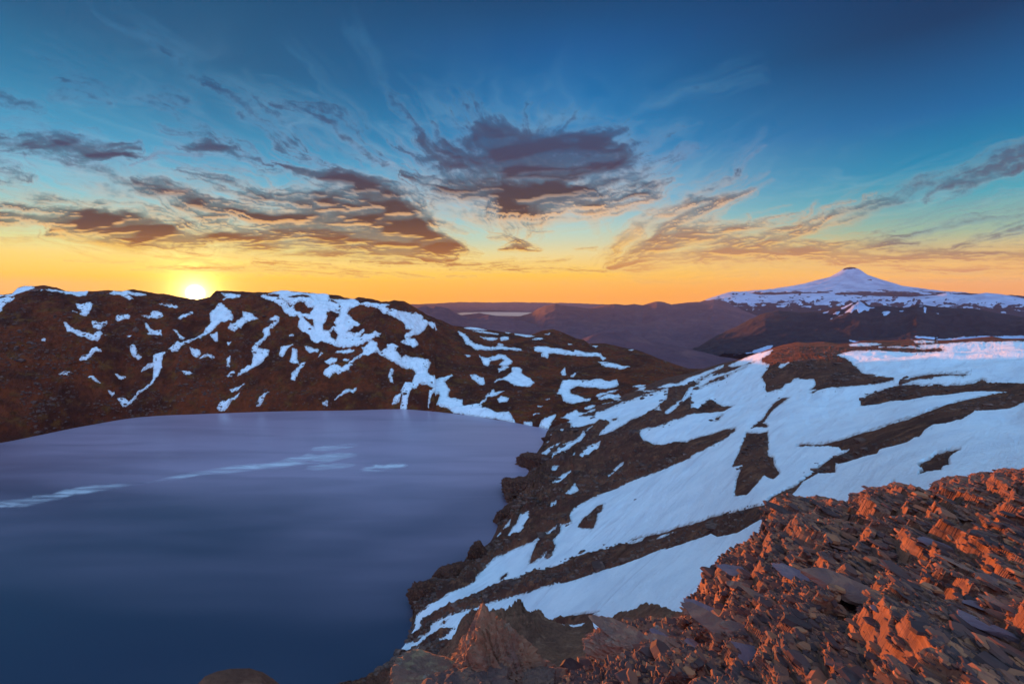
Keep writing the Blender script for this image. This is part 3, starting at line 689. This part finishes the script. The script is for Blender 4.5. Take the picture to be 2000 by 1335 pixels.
M_basalt = rockmat('basalt', (.17,.08,.06), (.09,.045,.04), (.27,.12,.07), 3.5, .2, .12)
M_lich = rockmat('lichen_rock', (.22,.10,.06), (.13,.065,.05), (.28,.18,.09), 3.5, .5, .1)
TOP_C = [(560,1500),(700,1400),(790,1345),(900,1322),(1000,1330),(1080,1330),(1120,1300),(1150,1282),(1175,1240),(1200,1225),(1240,1215),(1300,1212),(1335,1202),(1343,1178),(1360,1158),(1372,1130),(1385,1118),(1402,1092),(1420,1078),(1440,1066),(1460,1052),(1482,1040),(1490,1010),(1495,990),(1502,978),(1540,974),(1580,976),(1620,982),(1655,986),(1660,964),(1690,962),(1700,955),(1720,952),(1745,944),(1780,948),(1815,958),(1821,938),(1850,930),(1900,925),(1950,917),(2000,912),(2300,890)]
pc = []; vc = []
for u, v, r in [(560,1500,8),(790,1345,7),(1000,1330,6.5),(1150,1282,8),(1240,1215,8.5),(1340,1200,9),(1370,1130,10),(1440,1066,11),(1500,978,12.5),(1600,978,13.5),(1660,975,14),(1750,945,15.5),(1830,935,17),(2000,912,18),(2300,890,19),
    (1100,1340,5.6),(1300,1335,4.3),(1500,1335,3.9),(1700,1335,3.8),(2000,1335,4.3),(2300,1335,5),(1500,1200,6),(1700,1150,6.8),(1900,1150,7.4),(1600,1080,8.3),(1850,1040,10),(2000,1000,12),(1000,1500,3.6),(1500,1500,2.9),(2000,1500,3.3),(2300,1500,4)]:
    add(pc, vc, u, v, r=r)
fc = RBF(pc, vc)
NB = np.array([.30, -.12, .94]); NB /= np.linalg.norm(NB)
def terrace(s, sharp):
    f = s-np.floor(s); g = np.clip((f-.5)*sharp+.5, 0, 1); g = g*g*(3-2*g)
    return np.floor(s)+g
def reliefC(P, U, V, t, r):
    x, y, z = P[..., 0], P[..., 1], P[..., 2]
    e = smooth(t, 0, .05)*.7+.3
    # outcrop lumps, then stair it along the bedding
    P = P.copy()
    P[..., 2] += (fbm(x/4.5+4, y/4.5, 4, 201, .5)*.62+fbm((x*.8+y*.6)/2.5, (y*.8-x*.6)/.8, 4, 203, .5)*.15)*e
    for th, sh, sd_, wob in ((.45, 6, 211, .6), (.17, 6, 221, .6), (.055, 4, 231, .5)):
        x, y, z = P[..., 0], P[..., 1], P[..., 2]
        # fracture blocks shift the step pattern so ledges break up sideways
        jx = fbm(x/(th*9), y/(th*9), 4, sd_, .6)
        s = (P@NB)/th+jx*wob*3.0
        d = (terrace(s, sh)-s)*th*(.9 if th > .1 else .7)
        P = P+NB*(d*e)[..., None]
    x, y = P[..., 0], P[..., 1]
    P[..., 2] += fbm(x/.22, y/.22, 4, 241, .6, True)*.014+fbm(x/.7+y/2, y/.9, 4, 243, .6, True)*.02*e
    return P
oC, coC, nbC = sheet('rock_outcrop', M_rock, 560, 2290, 1.0, TOP_C, [(540,1560),(2300,1560)], 620, lambda u, v: fc(u, v)/1000, reliefC,
      back=(1.01, 1.03, 1.06, 1.3), drop=(.06, .16, .3, .7))
oC.data.polygons.foreach_set('use_smooth', np.zeros(len(oC.data.polygons), bool))
# ------------------------------------------------------------------ loose stones
def rock_mesh(name, seed, sx, sy, sz, planes=14, sub=3, noise_=.05, jag=0.0, N=None, Dp=None):
    """a fractured block: a sphere cut by random planes, then roughened"""
    rg = np.random.default_rng(seed)
    import bmesh
    bm = bmesh.new(); bmesh.ops.create_icosphere(bm, subdivisions=sub, radius=1)
    co = np.array([v.co[:] for v in bm.verts]); fs = np.array([[v.index for v in f.verts] for f in bm.faces]); bm.free()
    if N is None:
        N = rg.normal(size=(planes, 3)); N /= np.linalg.norm(N, axis=1)[:, None]
        N = np.r_[N, [[0, 0, 1], [0, 0, -1]]]; D = rg.uniform(.55, .95, len(N)); D[-2:] = .6
    else:
        N = np.array(N, float); N /= np.linalg.norm(N, axis=1)[:, None]; D = np.array(Dp, float)
    dn = co@N.T; rr = np.where(dn > .05, D/np.maximum(dn, .05), 9).min(1); rr = np.minimum(rr, 1.25)
    co = co*rr[:, None]
    k = fbm(co[:, 0]*2.3+seed, co[:, 1]*2.3+co[:, 2]*1.7, 4, seed, .6, jag > 0)
    co = co*(1+k*(noise_+jag))[:, None]
    if jag >= .06:                                                  # break the faces into ledges and pits
        k = fbm(co[:, 0]*3.1+co[:, 2]*2.2, co[:, 1]*3.3-co[:, 2]*2.9+seed, 6, seed+5, .65, True); g = terrace(k*3.2, 3)/3.2
        co = co*(1+g*jag*2.4-.06)[:, None]
    return raw_mesh(name, co*np.array([sx, sy, sz]), fs, smooth_=False)
# shale flakes: one mass of litter on the outcrop
def flakes(n):
    S = coC[nbC:, :]; nr, nc = S.shape[:2]
    Vs = []; Fs = []; off = 0; K_ = 7
    T_ = rng.uniform(0, 1, n)**1.0
    J = (T_*(nr*.80)).astype(int)+2; I = rng.integers(170, nc-3, n)
    p = S[J, I]; du = S[np.minimum(J+3, nr-1), I]-S[J-2, I]; dv = S[J, np.minimum(I+3, nc-1)]-S[J, I-3]
    nn = np.cross(dv, -du); nn /= np.linalg.norm(nn, axis=1)[:, None]+1e-9; nn *= np.sign(nn[:, 2:3])
    nn = nn*.15+NB*1.0+rng.normal(0, .13, (n, 3)); nn /= np.linalg.norm(nn, axis=1)[:, None]
    rr = np.linalg.norm(p, axis=1)
    size = rng.lognormal(-4.0, .66, n)*np.clip(rr/6, .8, 1.8)
    th = size*rng.uniform(.05, .20, n)
    t1 = np.cross(nn, rng.normal(size=(n, 3))); t1 /= np.linalg.norm(t1, axis=1)[:, None]; t2 = np.cross(nn, t1)
    asp = rng.uniform(.45, 1, n)
    ang = np.sort(rng.uniform(0, 2*math.pi, (n, K_)), axis=1)*.35+np.linspace(0, 2*math.pi, K_, endpoint=False)*.65+.3
    rad = rng.uniform(.7, 1.1, (n, K_))
    ring = (t1[:, None]*(np.cos(ang)*rad*size[:, None])[..., None]+t2[:, None]*(np.sin(ang)*rad*(size*asp)[:, None])[..., None])
    top = p[:, None]+ring*.88+nn[:, None]*(th*1.2)[:, None, None]; bot = p[:, None]+ring-nn[:, None]*(th*.4)[:, None, None]
    co = np.concatenate([top, bot], 1).reshape(-1, 3)
    base = (np.arange(n)*2*K_)[:, None]; k = np.arange(K_); k2 = (k+1) % K_
    side = np.stack([base+k, base+K_+k, base+K_+k2, base+k2], -1).reshape(-1, 4)
    # top as fan of quads (7-gon = 3 quads with shared first vertex, last one degenerate-free)
    caps = np.concatenate([base+np.array([0, 1, 2, 3]), base+np.array([0, 3, 4, 5]), base+np.array([0, 5, 6, 6])], 0)
    tri = caps[2*n:, :3]; me = bpy.data.meshes.new('shale_litter')
    quads = np.concatenate([side, caps[:2*n]], 0)
    me.vertices.add(len(co)); me.vertices.foreach_set('co', co.astype(np.float32).ravel())
    li = np.concatenate([quads.ravel(), tri.ravel()]).astype(np.int32)
    tot = np.r_[np.full(len(quads), 4), np.full(len(tri), 3)].astype(np.int32)
    me.loops.add(len(li)); me.loops.foreach_set('vertex_index', li); me.polygons.add(len(tot))
    me.polygons.foreach_set('loop_start', np.r_[0, np.cumsum(tot)[:-1]].astype(np.int32)); me.polygons.foreach_set('loop_total', tot); me.polygons.foreach_set('use_smooth', np.zeros(len(tot), bool))
    shade = np.repeat(rng.uniform(0, 1, n), 2*K_); a = me.attributes.new('shade', 'FLOAT', 'POINT'); a.data.foreach_set('value', shade.astype(np.float32))
    me.update(calc_edges=True); me.validate(); return me
def _flake(t, out):
    a = t.n('ShaderNodeAttribute', attribute_name='shade').outputs['Fac']; p = objpos(t); n = t.noise(p, 9, 4, .6)
    c = t.ramp(a, [(0, (48,31,32)), (.35, (82,53,49)), (.7, (118,71,53)), (1, (170,106,70))])
    c = t.mix(t.ss(n, .4, .7, 0, .5), c, (.09,.055,.05)); bsdf(t, out, c, .75, .3, bump(t, n, .01))
M_flake = material('shale_flake', _flake)
link('shale_litter', flakes(80000), M_flake, kind='stuff', label='loose broken shale covering the rock outcrop', cat='shale')
# named slabs and boulders
protos = [rock_mesh('slab', 300+k, 1, .62, .17, planes=12, sub=4, noise_=.03) for k in range(7)]
def place_rock(me, u, v, r, size, rz, tilt=(0, 0), name='rock_slab', label=None, cat='rock', group=None, mat=None, stretch=(1, 1, 1), sink=0.0):
    o = bpy.data.objects.new(name, me); C.objects.link(o)
    if not me.materials: me.materials.append(mat or M_slab)
    p = at(u, v, r); p.z -= sink; o.location = p; o.scale = (size*stretch[0], size*stretch[1], size*stretch[2])
    o.rotation_euler = (R(tilt[0]), R(tilt[1]), R(rz))
    o['label'] = label; o['category'] = cat; o['kind'] = 'thing'
    if group: o['group'] = group
    return o
M_pale = rockmat('pale_shale', (.28,.125,.08), (.18,.088,.07), (.36,.18,.11), 3.0, .4, .08)
M_plum = rockmat('plum_shale', (.17,.105,.12), (.13,.085,.105), (.24,.14,.13), 2.2, .3)
rr_ = random.Random(11); S_ = coC[nbC:]; spots = []
for k in range(66):
    u = rr_.uniform(1240, 1990); tp = float(interp(TOP_C, u)); v = tp+42+(1300-tp)*rr_.random()**.85
    if v < 1325: spots.append((u, v))
spots.sort(key=lambda q: q[1]); rows = [spots[i:i+11] for i in range(0, len(spots), 11)]
ORD = 'first second third fourth fifth sixth seventh eighth ninth tenth eleventh'.split()
ROW = ['topmost', 'second highest', 'third highest', 'third lowest', 'second lowest', 'lowest']
kinds = {}
for ri, row in enumerate(rows[:6]):
    for ci, (u, v) in enumerate(sorted(row)):
        tp = float(interp(TOP_C, u)); i = int(u-560); j = max(1, min(int((v-tp)/(1560-tp)*619), 600))
        p = Vector(S_[j, i].tolist()); d = p.length; k = rr_.randrange(7); mt, cw = rr_.choice([(M_slab, 'reddish'), (M_pale, 'pale'), (M_plum, 'plum grey')])
        if (k, cw) not in kinds:
            me = protos[k].copy(); me.materials.append(mt); kinds[(k, cw)] = me
        o = bpy.data.objects.new('rock_slab', kinds[(k, cw)]); C.objects.link(o)
        big = rr_.random(); sz = (.10+.24*big**2)*min(1.7, max(.7, d/7)); o.location = p; o.scale = (sz*rr_.uniform(1, 1.9), sz, sz*rr_.uniform(.7, 1.3))
        zb = Vector(NB.tolist()); xb = Vector((1, -.25, 0)); xb = (xb-zb*xb.dot(zb)).normalized(); q = Matrix((xb, zb.cross(xb), zb)).transposed().to_quaternion() @ Matrix.Rotation(R(rr_.uniform(-28, 28)), 4, 'Z').to_quaternion() @ Matrix.Rotation(R(rr_.uniform(-14, 14)), 4, 'X').to_quaternion()
        o.rotation_mode = 'QUATERNION'; o.rotation_quaternion = q; o['kind'] = 'thing'; o['category'] = 'rock'; o['group'] = 'shale slabs on the outcrop'
        o['label'] = f"{cw} {'large' if big > .6 else 'small'} slab, {ORD[ci]} from the left in the {ROW[ri]} row of slabs"
# boulders along the lip of the outcrop
b1_ = rock_mesh('boulder_a', 412, .62, .62, 1.0, sub=6, noise_=.04, jag=.11, N=[(-.85,-.25,.52),(-.35,-.85,.36),(.62,-.62,.62),(.75,.1,.7),(0,1,.35),(-.6,.7,.3),(0,0,-1),(.1,-.75,.75)], Dp=[.42,.5,.52,.42,.5,.5,.6,.62])
place_rock(b1_, 962, 1322, 5.6, 1.0, -24, (4, -4), 'pointed_boulder', 'pointed jagged boulder with glowing orange left face, bottom centre', mat=M_rock, stretch=(1.75, 1.3, .98))
b2_ = rock_mesh('boulder_b', 421, 1, .7, .85, planes=11, sub=5, noise_=.04, jag=.04)
place_rock(b2_, 848, 1345, 5.6, .50, -15, (0, 6), 'lichen_boulder', 'squat lichen stained boulder left of the pointed boulder', mat=M_lich)
b3_ = rock_mesh('boulder_c', 433, 1.15, .6, .42, sub=6, noise_=.05, jag=.07, N=[(-1,.15,.25),(1,0,.1),(0,-1,.15),(.1,1,.1),(.05,.1,1),(0,0,-1),(-.7,-.7,.35),(-.6,.7,.4),(.6,-.8,.5),(-.6,-.2,.8)], Dp=[.8,.85,.55,.6,.55,.6,.8,.8,.8,.75])
place_rock(b3_, 1262, 1290, 6.0, .66, -30, (0, 14), 'flat_boulder', 'flat topped pinkish grey slab edging the outcrop, right of the gully', mat=M_pale)
b4_ = rock_mesh('boulder_d', 441, 1, .8, .6, planes=12, sub=5, noise_=.05, jag=.06)
place_rock(b4_, 905, 1372, 5.0, .5, 40, (0, 0), 'dark_boulder', 'dark purple boulder at the foot of the pointed boulder', mat=M_basalt)
b5_ = rock_mesh('boulder_e', 452, 1, .8, .7, planes=12, sub=5, noise_=.05, jag=.06)
place_rock(b5_, 1045, 1362, 5.2, .42, 70, (0, 0), 'split_boulder', 'dark rusty boulder right of the foot of the pointed boulder', mat=M_basalt)
# ------------------------------------------------------------------ clouds: a thin sheet at its own altitude
CLOUDS = """
.95 0 | -80,430,24 0,425,26 120,430,26 260,442,30 340,460,18
.95 0 | 100,448,14 200,445,32 320,455,34 400,475,14
.9 0 | 265,348,8 340,372,14 420,398,18 540,425,26 700,435,36 800,455,40 880,488,14
.95 0 | 360,470,20 480,468,36 600,462,40 720,460,42 820,470,36 905,490,8
.8 0 | -60,285,16 60,278,18 110,275,20 190,292,18 270,292,8
.55 0 | 60,300,16 150,325,26 250,358,26 330,395,24 420,430,20
.7 0 | -60,325,8 0,340,14 60,352,6
.35 0 | 0,370,12 90,385,14 180,410,8
.75 0 | 335,278,5 400,285,14 470,297,14 530,328,5
.6 0 | 400,165,4 450,190,9 500,220,12 560,262,13 600,290,5
.6 0 | 530,200,9 600,215,14 650,240,18 700,280,14 750,320,7
.92 0 | 530,316,4 580,335,12 640,352,17 700,368,20 760,390,30 800,430,34
.85 0 | 540,382,12 620,378,18 720,392,26 800,430,30
.6 0 | 350,335,8 440,358,8 520,385,8 600,400,8
.5 0 | -60,190,10 0,195,12 80,210,10
.55 0 | 95,190,10 150,183,16 215,205,8
.4 0 | 285,190,10 330,190,20 375,190,10
.35 0 | 0,235,10 80,250,8 160,270,6
.95 0 | 780,345,6 830,362,16 900,372,26 980,378,30 1080,378,28 1160,378,10
.4 0 | 900,300,30 1000,290,50 1120,300,50 1230,330,26
.3 0 | 860,400,20 960,410,30 1080,415,30 1180,405,20
.5 0 | 880,215,4 920,260,9 960,310,14 1000,350,10
.5 0 | 930,205,4 960,255,9 985,310,14 1010,350,10
.45 0 | 1030,205,4 1020,260,10 1020,330,14
.45 0 | 1120,215,4 1090,260,9 1060,330,14
.45 0 | 1230,235,4 1170,275,9 1100,330,14
.4 0 | 1330,250,4 1250,290,9 1150,340,14
.4 0 | 810,260,4 860,300,8 930,350,12
.8 0 | 930,250,12 960,290,30 1000,330,40 1040,360,44
.75 0 | 1000,310,30 1080,318,38 1160,312,34 1210,300,12
.6 0 | 840,235,5 870,275,12 910,325,20 960,365,20
.55 0 | 765,185,5 790,215,9 815,255,10 870,310,14
.5 0 | 780,280,6 830,320,12 880,350,14
.5 0 | 985,225,10 1000,280,24 1010,340,20
.45 0 | 1070,225,14 1050,280,20 1030,330,20
.5 0 | 1180,255,10 1120,290,20 1060,330,20
.65 0 | 1230,285,8 1160,325,20 1100,360,24
.4 0 | 1360,285,8 1300,315,12 1220,345,14 1150,370,12
.5 0 | 1270,345,6 1200,350,12 1130,365,12
.75 0 | 1120,400,10 1200,390,18 1280,375,16 1320,360,6
.55 1 | 1070,425,5 1120,412,9 1200,408,11 1270,392,7
.35 0 | 900,390,14 940,415,18 960,450,6
.45 0 | 960,390,16 985,420,20 1000,460,6
.4 0 | 1040,400,14 1040,430,18 1030,462,6
.25 0 | 1150,420,14 1165,450,8
.85 0 | 980,486,4 1010,479,9 1055,487,5
.6 0 | 1130,487,3 1165,487,4
.7 0 | 680,512,3 760,514,7 850,518,7 960,516,5 1000,510,4
.85 0 | 880,527,2 980,527,5 1100,526,5 1185,531,2
.55 0 | 960,520,3 1040,514,6 1110,505,5
.6 0 | 870,540,1.5 930,539,2.5
.7 0 | 500,512,5 600,518,7 680,528,6 790,537,5 850,542,1.5
.7 0 | 520,527,4 600,532,6 720,541,2
.75 1 | 255,526,2 330,527,4 430,528,5 560,527,5
.6 1 | 130,508,1.5 200,512,2.5 260,511,1.5
.8 1 | 300,500,2 380,508,4 440,520,4 560,520,3
.9 0 | 290,522,2 380,524,3.5 480,524,4
.75 1 | 80,438,5 130,462,8 220,482,8 330,498,5
.7 1 | 250,322,2 310,296,5 400,299,5
.5 1 | 385,330,3 420,328,5 480,338,3
.5 1 | 330,375,4 370,368,6
.85 0 | 1190,525,8 1260,510,24 1360,495,28 1480,490,24 1600,500,22 1760,512,18 2080,508,18
.8 0 | 1190,520,8 1230,490,26 1290,455,28 1350,425,26 1410,400,18 1475,370,5
.8 0 | 1250,500,12 1330,470,22 1420,462,16 1500,452,10 1560,440,4
.6 1 | 1190,515,8 1215,480,12 1250,450,10
.5 1 | 1270,410,8 1320,408,10 1350,400,5
.55 1 | 1400,400,8 1440,383,9 1478,366,4
.75 0 | 1380,508,12 1460,488,16 1540,465,12 1600,440,6 1620,425,3
.7 0 | 1520,500,12 1620,490,16 1700,480,12 1790,475,4
.75 0 | 1640,510,10 1760,505,14 1880,500,14 2080,490,12
.45 0 | 1420,450,3 1450,440,5 1465,420,3
.5 0 | 1560,440,10 1660,420,18 1760,385,22 1860,350,24 1960,315,24 2080,270,20
.7 0 | 1800,392,3 1850,370,8 1920,345,11 2080,290,12
.55 0 | 1720,475,4 1820,450,10 1920,430,10 2080,405,10
.65 0 | 1870,485,3 1920,465,8 2000,450,9 2080,440,8
.45 0 | 1780,520,6 1880,535,6 2060,530,6
.4 0 | 1740,545,3 1850,548,4 1990,545,3
.7 1 | 1605,408,2 1630,400,4 1660,392,2
.8 1 | 1672,395,2 1690,383,4 1712,374,2
.4 0 | 1440,335,5 1465,310,9 1490,285,4
.3 0 | 1380,365,6 1420,350,8 1460,340,4
.3 0 | 1280,200,10 1360,180,14 1480,150,10
.35 0 | 180,20,4 300,90,8 420,170,10 520,240,8 600,310,5
.3 0 | 60,100,5 180,150,9 320,210,10 440,270,8
.3 0 | 560,90,4 640,170,8 720,250,8
.25 0 | 280,60,10 340,120,12 420,180,8
.25 0 | 690,60,8 730,120,10 770,180,6
"""
def clouds():
    stp = 2.0; U1 = np.arange(-260, 2260, stp); V1 = np.concatenate([np.arange(-60, 440, stp), np.arange(440, 566, 1.2)])
    U, V = np.meshgrid(U1, V1); el_ = np.clip((575-V)/250, .12, 1); hh = np.maximum(575-V, 30)/250; Vn = np.where(hh < 1, -250*np.log(hh), (1-hh)*250); Vq = np.where(hh < 1, 500*(1-np.sqrt(hh)), (1-hh)*250)
    wu = U+fbm(U/90, Vn/60, 5, 301)*26*np.sqrt(el_); wv = V+fbm(U/80+9, Vn/55, 5, 311)*16*el_
    wu += fbm(U/22, Vn/16, 4, 303)*4.5*el_; wv += fbm(U/24+3, Vn/16, 4, 313)*3*el_
    den = np.zeros(U.shape); bri = np.zeros(U.shape)
    rg = np.random.default_rng(5); strokes = []
    for line in CLOUDS.strip().splitlines():
        hd, body = line.split('|'); dn, fl = hd.split(); P = np.array([[float(q) for q in p.split(',')] for p in body.split()])
        strokes.append((float(dn), float(fl), P)); wm = P[:, 2].mean()
        if float(fl) == 0 and P[:, 1].mean() < 500 and wm > 5:
            for k in range(5):                                       # filaments combed out of each bank
                Q = P.copy(); off = rg.uniform(-1.7, 1.2)*wm; Q[:, 1] += off; Q[:, 0] += rg.uniform(-40, 40)
                sgn = -1 if Q[:, 0].mean() < 1010 else 1
                Q[:, 1] += -np.linspace(0, 1, len(Q))[::(-1 if sgn < 0 else 1)]*rg.uniform(5, 38)
                Q[:, 2] = np.maximum(Q[:, 2]*rg.uniform(.15, .45), 2.5); strokes.append((float(dn)*rg.uniform(.25, .6), 0.0, Q))
    for li, (dn, fl, P) in enumerate(strokes):
        P = P.copy(); P[:, 2] *= 1.5
        m = P[:, 2].max()*2.2+30
        c0, c1 = np.searchsorted(U1, [P[:, 0].min()-m, P[:, 0].max()+m]); r0, r1 = np.searchsorted(V1, [P[:, 1].min()-m, P[:, 1].max()+m])
        if c1 <= c0 or r1 <= r0: continue
        u = wu[r0:r1, c0:c1]; v = wv[r0:r1, c0:c1]
        best = np.full(u.shape, 1e9); T_ = np.zeros(u.shape); S_ = np.zeros(u.shape); W_ = np.ones(u.shape); acc = 0
        for a, b in zip(P[:-1], P[1:]):
            e = (b-a)[:2]; L = np.hypot(*e); t = np.clip(((u-a[0])*e[0]+(v-a[1])*e[1])/L**2, 0, 1)
            dx = u-a[0]-t*e[0]; dy = v-a[1]-t*e[1]; w_ = a[2]+(b[2]-a[2])*t; d = np.hypot(dx, dy)/w_
            sg = np.sign(dx*-e[1]+dy*e[0]); k = d < best
            best = np.where(k, d, best); T_ = np.where(k, d*sg, T_); S_ = np.where(k, acc+t*L, S_); W_ = np.where(k, w_, W_); acc += L
        wpx = max(4, P[:, 2].mean())
        fib = fbm(S_/(wpx*7.5), T_*1.7+li*3.7, 5, 321+li, .55)
        fib2 = fbm(S_/(wpx*2.6), T_*2.2+li*1.7, 4, 421+li, .55)
        q = (1-best*.72)*.95+fib*.95+fib2*.45
        d = dn*smooth(q, .0, 1.25)
        D = den[r0:r1, c0:c1]; B = bri[r0:r1, c0:c1]
        if fl == 1: B[:] = np.maximum(B, d); D[:] = 1-(1-D)*(1-d*.75)
        else: B[:] = B*(1-d*.35); D[:] = 1-(1-D)*(1-d)
    x, y, z = ray(U, V); Zc = np.maximum(z, .012)
    px, py = x/Zc, y/Zc
    w1 = fbm(px*.8, py*.5, 5, 501)*2.6
    veil = smooth(fbm(px*1.7+w1, py*.55+w1, 6, 511, .62), -.15, .6)
    reg = np.exp(-((U-420)/560)**2)*np.exp(-((V-290)/150)**2)+.55*np.exp(-((U-1000)/420)**2)*np.exp(-((V-300)/120)**2)+.5*np.exp(-((U-1950)/380)**2)*np.exp(-((V-380)/90)**2)
    veil = veil*np.clip(reg, 0, 1)*.5
    def tab(t, v):
        p = np.array(t, float); return np.stack([np.interp(v, p[:, 0], p[:, k]) for k in (1, 2, 3)], -1)
    core = tab([(0,20,75,115),(150,38,78,118),(250,62,76,108),(320,70,64,86),(380,76,58,58),(430,92,58,38),(480,140,82,28),(520,190,120,45),(550,230,150,55)], V)
    edge = tab([(0,60,125,170),(150,70,130,170),(250,105,148,185),(320,150,160,185),(370,215,178,150),(430,255,186,108),(480,255,196,75),(520,255,215,110)], V)
    rt = (smooth(U, 1120, 1300)*smooth(V, 370, 430))[..., None]
    core = core*(1-rt)+tab([(380,120,100,105),(430,150,118,98),(480,178,130,92),(520,225,158,88),(550,235,160,90)], V)*rt
    edge = edge*(1-rt*.6)+tab([(380,200,175,170),(430,250,190,130),(480,255,192,105),(520,255,195,110)], V)*rt*.6
    fr = (smooth(U, 1600, 1800)*smooth(-V, -520, -440))[..., None]
    core = core*(1-fr)+np.array([88, 92, 112.])*fr; edge = edge*(1-fr)+np.array([130, 160, 172.])*fr
    sn = np.exp(-(((U-388)/300)**2+((V-560)/75)**2))[..., None]
    core = core*(1-sn*.75)+np.array([255, 165, 10.])*sn*.75; edge = edge*(1-sn)+np.array([255, 225, 110.])*sn
    # underlit rims: light where the cloud thins towards the sun
    den = den*(.80+.30*smooth(fbm(U/110+V/90, Vq/30, 3, 531, .45), -.35, .3)); den = np.minimum(den, .97)
    gy = np.gradient(den, axis=0)*3; lit = smooth(np.abs(gy)*.5-gy*.9, .01, .2)*smooth(V, 300, 440)
    n = fbm(U/26, Vn/20, 5, 521, .6)
    k = smooth(den+n*.45, .22, .78)[..., None]
    col = edge*(1-k)+core*k
    b_ = np.clip(bri*1.2+lit*.9, 0, 1)[..., None]; col = col*(1-b_)+edge*b_
    lc = np.array([[0]]); c = col/255; c = np.where(c > .04, ((c+.055)/1.055)**2.4, c/12.92)
    vc = tab([(0,90,150,190),(250,140,185,212),(380,190,212,214),(470,235,205,140),(560,255,220,140)], V)/255; vc = ((vc+.055)/1.055)**2.4
    a1 = np.clip(den, 0, 1); al = 1-(1-a1)*(1-veil)
    c = (c*a1[..., None]+vc*((1-a1)*veil)[..., None])/np.maximum(al, 1e-4)[..., None]
    edgef = smooth(V, 563, 545)*0+smooth(-V, -563, -548); al = al*edgef
    ALT = 3300.0; r = ALT/np.maximum(z, .004)
    ok = z > .008
    co = np.stack([x*r, y*r, z*r], -1).reshape(-1, 3)
    q = grid_quads(*U.shape); m = (ok & (al > .004)).ravel()
    q = q[m[q].any(1) & ok.ravel()[q].all(1)]; used = np.zeros(len(co), bool); used[q] = True; mp = np.cumsum(used)-1
    ca = np.concatenate([c*K, np.ones(c.shape[:2]+(1,))], -1).reshape(-1, 4)
    me = raw_mesh('clouds', co[used], mp[q], {'glow': ('FLOAT_COLOR', ca[used]), 'cover': ('FLOAT', al.ravel()[used])})
    def f(t, out):
        a = t.n('ShaderNodeAttribute', attribute_name='cover').outputs['Fac']; g = t.n('ShaderNodeAttribute', attribute_name='glow').outputs['Color']
        e = t.n('ShaderNodeEmission'); t.l(g, e.inputs[0]); tr = t.n('ShaderNodeBsdfTransparent'); mx = t.n('ShaderNodeMixShader')
        t.l(a, mx.inputs[0]); t.l(tr.outputs[0], mx.inputs[1]); t.l(e.outputs[0], mx.inputs[2]); t.l(mx.outputs[0], out.inputs['Surface'])
    mt = material('cloud', f); mt.cycles.emission_sampling = 'NONE'
    link('clouds', me, mt, kind='stuff', label='dark wind drawn evening clouds fanning up from the horizon', cat='clouds')
clouds()
M_crag = soil('crag_rock', [(.13,.045,.028), (.075,.027,.019), (.20,.075,.040), (.03,.014,.01)], .12, .6, 1.2)

# rocky headlands standing in the edge of the lake under the near slope
for (u, v, wd, hh_, rz, sd_, lb) in [
    (1022, 958, 86, 40, 20, 501, 'dark wedge of rock jutting farthest into the lake at the right shore'),
    (1050, 908, 50, 30, -10, 502, 'dark crag on the shore just beyond the jutting wedge of rock'),
    (994, 1008, 50, 30, 35, 503, 'rough crag with a snow strip on it, this side of the jutting wedge'),
    (932, 1090, 40, 44, 10, 504, 'upright toothed crag midway along the near lake shore'),
    (885, 1125, 62, 30, 40, 505, 'long low brown crag between the toothed crag and the nearest cliff'),
    (832, 1168, 56, 46, 30, 506, 'nearest lakeside cliff of dark rock above the deep blue water'),
    (1084, 862, 32, 22, 0, 507, 'small dark crag at the far end of the near shore')]:
    r_ = float(lake_r(u, v))*.99; m_ = r_/FPX
    me = rock_mesh('crag', sd_, 1, .8, 1, planes=13, sub=6, noise_=.06, jag=.12)
    o = place_rock(me, u, v, r_, wd*m_*.62, rz, (0, 0), 'shore_crag', lb, cat='crag', mat=M_crag, stretch=(1, 1, hh_/wd*1.25), group='crags along the near lake shore')
# ------------------------------------------------------------------ haze
HB = 35500.0
def haze():
    me = bpy.data.meshes.new('haze'); z0, z1 = GZ-6, 1120
    v = [(x, y, z) for z in (z0, z1) for x, y in ((-HB, -HB), (HB, -HB), (HB, HB), (-HB, HB))]
    me.from_pydata(v, [], [(0, 3, 2, 1), (4, 5, 6, 7), (0, 1, 5, 4), (1, 2, 6, 5), (2, 3, 7, 6), (3, 0, 4, 7)])
    def f(t, out):
        pv = t.n('ShaderNodeVolumePrincipled'); pv.inputs['Color'].default_value = (.40,.45,.74,1); pv.inputs['Density'].default_value = 1.2e-5
        pv.inputs['Anisotropy'].default_value = .12; t.l(pv.outputs[0], out.inputs['Volume'])
    o = link('haze', me, material('haze', f), kind='stuff', label='thin purple evening haze filling the valley air', cat='haze')
haze()
